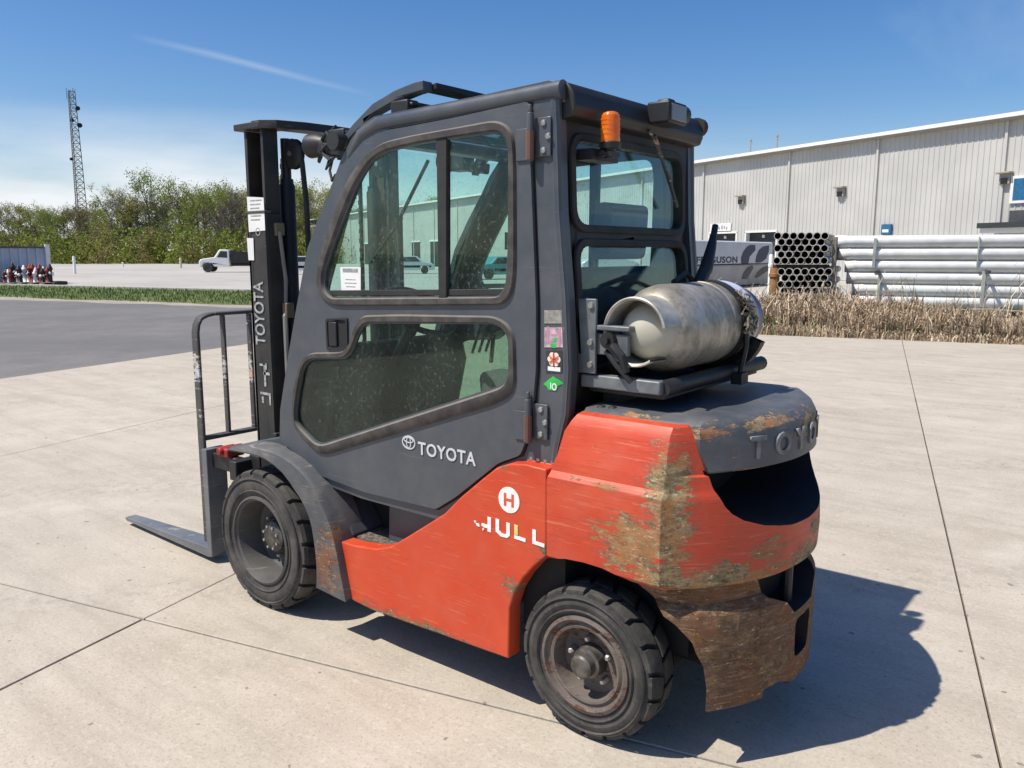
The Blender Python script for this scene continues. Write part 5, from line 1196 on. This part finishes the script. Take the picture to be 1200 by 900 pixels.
# --- dry weeds beyond the slab
weed_m = []
for c in ((.44, .335, .22), (.33, .235, .15), (.58, .48, .34), (.22, .15, .095)): weed_m.append(simple('dry weed', c, .9, var=.25, scale=2))
from mathutils import noise as mnoise
def weeds(name, n, wlo, whi, ulo, uhi, hm, mats, label, wd_=.011, dens=0.5, seed=3, green=False):
    rr = random.Random(seed); vs = []; fs = []; mi = []
    while len(fs) < n*4:
        u = rr.uniform(ulo, uhi); w = wlo + (whi-wlo)*rr.random()**1.1
        nz = mnoise.noise(Vector((u*.45, w*.6, seed)))*.5 + mnoise.noise(Vector((u*1.7, w*1.9, seed)))*.3+.5
        if nz < dens*rr.uniform(.6, 1.2): continue
        h = hm*rr.uniform(.35, 1.05)*(.55+.8*nz)
        p = G(u, w, -.03); a = rr.uniform(0, math.tau); ln = rr.uniform(.02, .55)*h; l2 = Vector((math.cos(a), math.sin(a), 0))*ln
        b = a+rr.uniform(1, 2); ww = Vector((math.cos(b), math.sin(b), 0))*wd_*rr.uniform(.6, 1.6)
        q1 = p + l2*.3 + Vector((0, 0, h*.6)); q2 = p + l2 + Vector((0, 0, h*rr.uniform(.8, 1)))
        o = len(vs); vs += [p-ww, p+ww, q1+ww*.8, q1-ww*.8, q2+ww*.5, q2-ww*.5]; fs += [(o, o+1, o+2, o+3), (o+3, o+2, o+4, o+5)]; m = rr.choices(range(len(mats)), [5, 4, 3, 2][:len(mats)])[0]; mi += [m, m]
        for _ in range(rr.choice((1, 2, 3))):      # side leaves and seed heads
            t = rr.uniform(.25, 1.0); s_ = p.lerp(q1, t/.6) if t < .6 else q1.lerp(q2, (t-.6)/.4); a2 = rr.uniform(0, math.tau); L = rr.uniform(.06, .22)*h
            e = s_ + Vector((math.cos(a2)*L, math.sin(a2)*L, L*rr.uniform(-.7, .9))); o = len(vs); w2 = Vector((-math.sin(a2), math.cos(a2), .4))*wd_*rr.uniform(.8, 2.0)
            vs += [s_-w2*.5, s_+w2, e]; fs.append((o, o+1, o+2)); mi.append(m)
    me = bpy.data.meshes.new(name); me.from_pydata([tuple(v) for v in vs], [], fs)
    for m in mats: me.materials.append(m)
    me.polygons.foreach_set('material_index', mi)
    o = bpy.data.objects.new(name, me); col.objects.link(o); o['kind'] = 'stuff'; o['label'] = label
weeds('dry_weeds', 20000, 14.7, 17.5, -13, 6.6, .66, weed_m, 'tangled dry tan weeds along the slab edge in front of the pipes', .008, .60)
weeds('dry_grass', 15000, 14.20, 15.8, -13, 6.6, .24, weed_m, 'short matted dead grass at the edge of the slab', .010, .2, 5)
weeds('tall_weeds', 700, 15.5, 22.5, -12, 6.6, 1.25, weed_m[1:], 'thin tall dead stalks in front of the pipes', .007, .3, 8)
weeds('weed_clump', 5500, 15.2, 18.5, -1.6, 5.6, .85, weed_m, 'dense brown weeds in front of the printed loads', .012, .3, 9)

weeds('green_sprigs', 500, 14.4, 17.5, -12, 6.6, .35, [simple('green sprig', (.12, .19, .04), .8)], 'small green shoots among the dead weeds', .012, .55, 12)
# --- container, dumpster goods, truck, cars, posts on the far yard
M['contw'] = simple('bluish white steel', (0.47, 0.51, 0.60), 0.55, var=.1, scale=1.2)
def container():
    c0, c1 = away(-70, 43.0), away(57, 46.5); d = (c1-c0).normalized(); n = Vector((d.y, -d.x, 0)); n = n if n.dot(CAM-c0) > 0 else -n; L = (c1-c0).length
    t = thing('roll_off_container', 'pale bluish steel container with a corner post on the far left of the yard', 'container', tuple(c0)); H = height_at(289, 46.5)
    def P(s, o, z): return d*s + n*o + Vector((0, 0, z))
    def bx(s0, s1, o0, o1, z0, z1, nm, mat, par=None, **k):
        mb = MB(); mb.add([P(s0,o0,z0),P(s1,o0,z0),P(s1,o1,z0),P(s0,o1,z0),P(s0,o0,z1),P(s1,o0,z1),P(s1,o1,z1),P(s0,o1,z1)], [(0,3,2,1),(4,5,6,7),(0,1,5,4),(1,2,6,5),(2,3,7,6),(3,0,4,7)]); return mb.build(nm, mat, par or t, **k)
    bx(0, L, -2.3, -.06, .15, H, 'shell', M['contw'])
    k = .25
    while k < L: bx(k, k+.16, -.06, -.01, .2, H-.08, 'side_rib', M['contw']); k += .42
    bx(0, L+.02, -.08, .03, H-.10, H, 'top_rail', simple('dark rail', (.08, .085, .09), .5)); bx(L-.16, L+.06, -.1, .07, .05, H+.12, 'corner_post', M['trimw'])
    bx(1.9, 2.05, -.1, .05, H, H+.10, 'lifting_lug', M['trimw']); bx(0, L, -2.3, .02, .05, .16, 'skid_rail', M['black'])
container()
def hydrant_mesh(cols):
    mb = MB(); mb.cur = 0
    mb.lathe([(0, .0), (0, .15), (.04, .15), (.05, .10), (.62, .095), (.64, .13), (.70, .13), (.76, .10), (.84, .05), (.90, .03), (.90, 0)], (0, 0, 0), 'z', 12)
    mb.cur = 1; mb.lathe([(-.17, .0), (-.17, .055), (.17, .055), (.17, 0)], (0, 0, .5), 'x', 10); mb.lathe([(0, .07), (.16, .07), (.16, 0)], (0, 0, .46), 'y', 10)
    me = bpy.data.meshes.new('hydrant'); me.from_pydata(mb.v, [], mb.f)
    for c in cols: me.materials.append(c)
    me.polygons.foreach_set('material_index', mb.fm); me.polygons.foreach_set('use_smooth', [True]*len(me.polygons)); return me
hm_ = {('red', 'black'): hydrant_mesh((M['red'], M['black'])), ('black', 'white'): hydrant_mesh((M['black'], M['trimw'])), ('white', 'red'): hydrant_mesh((M['trimw'], M['red']))}
rr = random.Random(11)
for k in range(30):
    key = rr.choices(list(hm_), (2, 5, 3))[0]; o = bpy.data.objects.new('hydrant', hm_[key]); col.objects.link(o); o.location = away(-8 + k*2.2+rr.uniform(-.8, .8), rr.choice((44.2, 44.9, 45.5))); s = rr.uniform(.85, 1.2); o.scale = (s, s, s*rr.uniform(.8, 1.15)); o.rotation_euler = (rr.uniform(-.05, .05), rr.uniform(-.05, .05), rr.uniform(0, 6))
    tag(o, '%s hydrant with %s outlets, %s from the left in the row before the container' % (key[0], key[1], ('first second third fourth fifth sixth seventh eighth ninth tenth eleventh twelfth thirteenth fourteenth fifteenth sixteenth seventeenth eighteenth nineteenth twentieth twenty-first twenty-second twenty-third twenty-fourth twenty-fifth twenty-sixth twenty-seventh twenty-eighth twenty-ninth thirtieth').split()[k]), 'hydrant', 'hydrants before the container')
for k in range(5):
    mb = MB(); mb.box((-.6, -.5, 0), (.6, .5, .03)); 
    for q in (-.5, 0, .5): mb.box((-.6, q-.05, -.09), (.6, q+.05, 0))
    o = mb.build('pallet', M['timber']); o.location = away(2+k*13, 44.3) + Vector((0, 0, .10)); tag(o, 'low timber pallet under the hydrants, %s from the left' % ('first', 'second', 'third', 'fourth', 'fifth')[k], 'pallet', 'pallets under the hydrants')
mb = MB(); mb.box((-.5, -.3, 0), (.5, .3, .18)); o = mb.build('pipe_fitting', M['black'], bevel=.03); o.location = away(65, 44.5); tag(o, 'low black fitting on the ground right of the hydrants', 'fitting')
post(86, 300, 312, 70, .22, M['trimw'], 'short white post left of centre at the far edge of the concrete yard'); post(211, 302, 309, 100, .26, simple('cream post', (.6, .55, .35), .7), 'short cream post by the woods beside the white truck', 'post'); post(143, 307, 311, 110, .22, M['trimw'], 'tiny white post in the grass before the woods', 'post')

def local(o_loc, rz): return Matrix.Translation(o_loc) @ Matrix.Rotation(rz, 4, 'Z')
def truck():
    p = away(283, 76.5); rz = math.atan2(-RGT.y, -RGT.x) + R(8)
    t = thing('flatbed_truck', 'white cab truck with a dark body parked before the woods', 'truck', tuple(p), rz)
    b = MB(); b.prism([(0.9, .62), (0.9, 2.02), (1.75, 2.06), (2.25, 1.35), (3.45, 1.18), (3.62, .95), (3.62, .52), (3.4, .45), (3.2, .8), (2.5, .8), (2.3, .5), (.95, .5)], 'xz', -1.05, 1.05); cab = b.build('cab', M['trimw'], t, bevel=.07, seg=2)
    for s in (1, -1):
        g = MB(); g.prism([(1.08, 1.30), (1.08, 1.88), (1.66, 1.90), (2.0, 1.35)], 'xz', 1.051*s, 1.056*s); g.build('side_window', M['darkdoor'], cab)
    g = MB(); g.add([(1.80, -.9, 2.0), (1.80, .9, 2.0), (2.29, .9, 1.38), (2.29, -.9, 1.38)], [(0, 1, 2, 3)]); g.build('windscreen', M['darkdoor'], cab)
    g = MB(); g.box((3.60, -.75, .6), (3.66, .75, 1.0)); g.build('grille', M['plastic'], cab)
    b = MB(); b.box((-4.3, -1.15, .85), (.72, 1.15, 1.0)); b.box((-4.3, -1.15, 1.0), (-4.2, 1.15, 1.7)); b.box((-4.3, 1.07, 1.0), (.72, 1.15, 1.85)); b.box((-4.3, -1.15, 1.0), (.72, -1.07, 1.85)); b.box((.6, -1.15, 1.0), (.75, 1.15, 2.0)); b.box((-4.2, -.4, .55), (3.0, .4, .85)); b.build('truck_body', M['black'], t)
    for x in (2.85, -2.6):
        for s in (1, -1):
            w = MB(); w.lathe([(-.15, .0), (-.15, .42), (.15, .42), (.15, .22), (.10, .20), (.10, 0)], (x, 1.0*s, .42), 'y', 20); w.build('wheel', M['tyre'], t, smooth=True, ang=40)
truck()
def car(px, dist, rzo, colr, label, H=1.5):
    p = away(px, dist); rz = math.atan2(RGT.y, RGT.x)+rzo
    t = thing('parked_car', label, 'car', tuple(p), rz); m = simple('car paint', colr, .3, .2, .04)
    b = MB(); k = H/1.5
    b.prism([(-2.2, .35), (-2.25, .75*k), (-1.9, .95*k), (-1.3, 1.0*k), (-.85, 1.45*k), (.75, 1.48*k), (1.25, 1.02*k), (2.0, .88*k), (2.25, .7*k), (2.25, .35), (1.8, .3), (1.7, .62), (1.1, .62), (1.0, .3), (-1.0, .3), (-1.1, .62), (-1.7, .62), (-1.8, .3)], 'xz', -.88, .88); body = b.build('body', m, t, bevel=.08, seg=2)
    for s in (1, -1):
        g = MB(); g.prism([(-1.1, 1.0*k), (-.75, 1.38*k), (.65, 1.40*k), (1.05, 1.02*k)], 'xz', .881*s, .887*s); g.build('side_window', M['darkdoor'], body)
        for x in (-1.4, 1.4):
            w = MB(); w.lathe([(-.1, 0), (-.1, .32), (.1, .32), (.1, .2), (.06, 0)], (x, .82*s, .32), 'y', 18); w.build('wheel', M['tyre'], t, smooth=True, ang=40)
car(348, 68, .3, (.62, .63, .64), 'white car seen between the mast and the cab')
car(478, 70, .1, (.55, .60, .62), 'pale car by the warehouse seen through the cab')
car(588, 55, .5, (.10, .30, .34), 'teal car seen through the rear part of the cab window')
car(712, 62, .2, (.6, .6, .6), 'white car behind the forklift seen through the rear screen', 1.9)

# --- lattice mast
def tower():
    p = away(98.5, 400); H = height_at(115, 400)
    t = thing('lattice_tower', 'tall grey lattice radio tower with dishes rising behind the woods', 'radio tower', tuple(p)); m = simple('tower steel', (.20, .185, .19), .6, .2, .15)
    def leg(a, z): r = 1.75 + (1-z/H)*1.5; return Vector((r*math.cos(a), r*math.sin(a), z))
    A = [math.tau*k/3+.3 for k in range(3)]
    for a in A:
        b = MB(); b.tube([leg(a, 0), leg(a, H)], .20, 6); b.build('leg', m, t)
    b = MB(); n = 26
    for k in range(n):
        z0, z1 = H*k/n, H*(k+1)/n
        for i in range(3):
            a, c = A[i], A[(i+1) % 3]; b.bar(leg(a, z0), leg(c, z1), .16, .16); b.bar(leg(c, z0), leg(a, z1), .16, .16); b.bar(leg(a, z1), leg(c, z1), .16, .16)
    b.build('bracing', m, t)
    for (z, dx, r) in ((H*.90, 2.6, 1.0), (H*.80, 2.9, 1.1), (H*.83, -.6, .9), (H*.60, -2.4, .7)):
        q = MB(); c = -RGT*0 + RGT*dx; q.lathe([(-.5, 0), (-.5, r), (.3, r), (.3, 0)], (c.x, c.y, z), 'x', 14); q.build('dish', M['black'], t)
    for k in range(4):
        q = MB(); q.bar((0, 0, H), (0, 0, H+.1), .1, .1); a = k*1.6; q.tube([(2*math.cos(a), 2*math.sin(a), H-4), (2*math.cos(a), 2*math.sin(a), H+1.2)], .14, 6); q.build('antenna', m, t)
tower()

# --- woods
def leafmat(name, c, var):
    t = NT(name); g = t.noise(.35, 3, .6); oi = t.N.new('ShaderNodeObjectInfo')
    c2 = t.mix(t.step(g, .3, .7), tuple(k*(1-var) for k in c), tuple(k*(1+var) for k in c)); c2 = t.mix(t.math('MULTIPLY', oi.outputs['Random'], .45), c2, (c[0]*1.35, c[1]*1.0, c[2]*.9))
    m = t.out(c2, .7, 0, .2)
    tl_ = t.N.new('ShaderNodeBsdfTranslucent'); t.L.new(c2, tl_.inputs[0]); mx = t.N.new('ShaderNodeMixShader'); mx.inputs[0].default_value = .35
    t.L.new(t.b.outputs[0], mx.inputs[1]); t.L.new(tl_.outputs[0], mx.inputs[2]); t.L.new(mx.outputs[0], t.N['Material Output'].inputs[0]); return m
LM = [leafmat('fresh leaves', (.21, .27, .055), .3), leafmat('yellow green leaves', (.29, .30, .075), .3), leafmat('olive buds', (.21, .19, .085), .3), leafmat('bushy green', (.17, .24, .045), .35)]
bark = simple('bark', (.12, .105, .085), .9, var=.3, scale=1)
twig = simple('bare twigs', (.17, .15, .125), .9, var=.2, scale=1)
def tree_meshes(seed, H, kind):
    rr = random.Random(seed); tr = MB(); tips = []
    def branch(p, d, L, r, lvl):
        q = p + d*L*.5 + Vector((rr.uniform(-.06, .06), rr.uniform(-.06, .06), 0))*L; e = q + (d+Vector((rr.uniform(-.15, .15), rr.uniform(-.15, .15), .12))).normalized()*L*.5
        tr.tube([p, q, e], [r, r*.75, r*.5], 5 if lvl < 2 else 3, caps=False); tips.append((e, lvl)); 
        if lvl >= 1: tips.append((q, lvl))
        if lvl < 3:
            for _ in range(rr.choice((3, 4)) if lvl else 12):
                t = rr.uniform(.35, 1.0) if lvl else rr.uniform(.13, 1.0); b = p.lerp(q, t*2) if t < .5 else q.lerp(e, (t-.5)*2); a = rr.uniform(0, math.tau); el = rr.uniform(.35, 1.0)
                nd = Vector((math.cos(a)*math.cos(el), math.sin(a)*math.cos(el), math.sin(el))); branch(b, nd, L*(rr.uniform(.34, .5) if lvl == 0 else rr.uniform(.5, .7)), r*.42, lvl+1)
    branch(Vector((0, 0, -.2)), Vector((0, 0, 1)), H*.82, H*.016, 0)
    trunk = bpy.data.meshes.new('trunk'); trunk.from_pydata(tr.v, [], tr.f); trunk.materials.append(bark if kind != 3 else twig)
    vs = []; fs = []
    dens = {0: 14, 1: 12, 2: 7, 3: 7}[kind]
    for (t, lvl) in tips:
        if lvl < 2: continue
        if kind != 3:
            for _ in range(dens if lvl == 3 else dens//2):
                c = t + Vector((rr.gauss(0, 1), rr.gauss(0, 1), rr.gauss(0, .8)))*H*.028; s = rr.uniform(.10, .23)*(H/16); a = Vector((rr.gauss(0, 1), rr.gauss(0, 1), rr.gauss(0, 1))).normalized(); b = a.cross(Vector((rr.gauss(0, 1), rr.gauss(0, 1), rr.gauss(0, 1)))).normalized(); o = len(vs)
                vs += [c-a*s, c-b*s*.6, c+a*s, c+b*s*.6]; fs.append((o, o+1, o+2, o+3))
        if kind in (2, 3):
            for _ in range(dens):
                d = Vector((rr.gauss(0, .6), rr.gauss(0, .6), rr.uniform(.2, 1.2))).normalized(); L = rr.uniform(.6, 1.6)*H/16; w = d.cross(Vector((rr.gauss(0, 1), rr.gauss(0, 1), 0))).normalized()*.028*H/16; c = t; o = len(vs); vs += [c-w, c+w, c+d*L]; fs.append((o, o+1, o+2))
    crown = bpy.data.meshes.new('crown'); crown.from_pydata([tuple(v) for v in vs], [], fs)
    top_ = max(max(v.z for v in vs), max(v[2] for v in tr.v))
    for m_ in (crown, trunk):
        for v in m_.vertices: v.co *= 16/top_
    crown.materials.append({0: LM[0], 1: LM[1], 2: LM[2], 3: twig}[kind]); return trunk, crown
variants = [(k, tree_meshes(100+i, 16, k)) for i, k in enumerate((0, 0, 1, 1, 2, 3, 3, 3, 0))]
kindlab = {0: 'leafy spring green tree in the woods behind the far yard', 1: 'yellow green tree in the woods behind the far yard', 2: 'olive budding tree in the woods behind the far yard', 3: 'bare grey tree among the green ones in the woods'}
kindgrp = {0: 'green trees of the woods', 1: 'yellow green trees of the woods', 2: 'olive trees of the woods', 3: 'bare trees of the woods'}
rr = random.Random(21)
def landmark(px):
    for lim, w in ((-30, 'left of everything in the picture'), (20, 'behind the left part of the container'), (60, 'behind the right part of the container'), (90, 'just left of the lattice tower'), (108, 'under the lattice tower'), (135, 'just right of the lattice tower'), (170, 'between the tower and the truck, nearer the tower'), (205, 'midway between the tower and the truck'), (235, 'just left of the parked truck'), (262, 'above the white truck cab'), (290, 'left of the mast, above the truck body'), (330, 'behind the forklift mast'), (360, 'between the mast and the cab'), (400, 'behind the front pillar of the cab'), (455, 'behind the far mast channel'), (520, 'beyond the warehouse, left part of the cab window'), (600, 'beyond the warehouse, right part of the cab window')):
        if px < lim: return w
    return 'beyond the warehouse roof, hidden by the cab'
size_word = lambda H: 'short' if H < 13 else ('tall' if H > 17 else 'middling')
def skyline(px):
    w = 5*math.sin(px*.13)+4*math.sin(px*.31+1)
    if px < 60: return 234+w*.6+rr.uniform(-4, 10)
    if px < 125: return 233+w*.6+rr.uniform(-5, 10)
    if px < 175: return 217+w+rr.uniform(-6, 14)
    if px < 300: return 211+w+rr.uniform(-6, 18)
    if px < 400: return 204+rr.uniform(-4, 12)
    return 236+rr.uniform(-6, 5)
k = 0; seen_lab = {}
px = -110
while px < 680:
    dist = rr.uniform(150, 200) if px < 400 else rr.uniform(205, 225)
    H = height_at(skyline(px), dist)
    kd, (tm, cm) = rr.choice(variants if px > 130 else [variants[i] for i in (0, 1, 2, 4, 5, 6, 8)])
    t = thing('tree', '%s %s tree %s' % (size_word(H), {0: 'leafy green', 1: 'yellow green', 2: 'olive budding', 3: 'bare grey'}[kd], landmark(px)), 'tree', tuple(away(px, dist, -.1)), rr.uniform(0, 6.28), kindgrp[kd]); s = H/16*rr.uniform(.92, 1.02); t.scale = (s*rr.uniform(.8, 1.05), s*rr.uniform(.8, 1.05), s)
    for nm, me in (('trunk', tm), ('crown', cm)):
        o = bpy.data.objects.new(nm, me); col.objects.link(o); o.parent = t
    seen_lab.setdefault(t['label'], []).append(t)
    px += rr.uniform(4.5, 9.5) if px < 400 else rr.uniform(6, 11); k += 1
for lab, ts in seen_lab.items():
    if len(ts) > 1:
        for i_, t in enumerate(ts): t['label'] = lab.replace(' tree ', ' tree (%s) ' % ('leftmost' if i_ == 0 else 'rightmost' if i_ == len(ts)-1 else ordn[i_]+' from left'))
# shrubs in front of the trees
vs = []; fs = []; rr = random.Random(5); mi = []
for c in range(800):
    px = rr.uniform(-180, 700); dist = rr.uniform(140, 158) if px < 400 else rr.uniform(190, 205); b = away(px, dist); hh = rr.uniform(1.6, 6.5); rad = rr.uniform(1.2, 2.8); m = rr.choices((0, 1, 2, 3), (3, 1, 3, 5))[0]
    for _ in range(110):
        z = hh*rr.random()**.8; q = rad*math.sqrt(rr.random())*(1-.5*z/hh); a = rr.uniform(0, 6.28); cc = b+Vector((q*math.cos(a), q*math.sin(a), z)); s = rr.uniform(.14, .32)
        v1 = Vector((rr.gauss(0, 1), rr.gauss(0, 1), rr.gauss(0, 1))).normalized(); v2 = v1.cross(Vector((rr.gauss(0, 1), rr.gauss(0, 1), rr.gauss(0, 1)))).normalized(); o = len(vs)
        vs += [cc-v1*s, cc-v2*s*.6, cc+v1*s, cc+v2*s*.6]; fs.append((o, o+1, o+2, o+3)); mi.append(m)
me = bpy.data.meshes.new('undergrowth'); me.from_pydata([tuple(v) for v in vs], [], fs)
for m in (LM[3], LM[1], LM[2], LM[0]): me.materials.append(m)
me.polygons.foreach_set('material_index', mi); o = bpy.data.objects.new('undergrowth', me); col.objects.link(o); tag(o, 'low green undergrowth along the foot of the woods', kind='stuff')
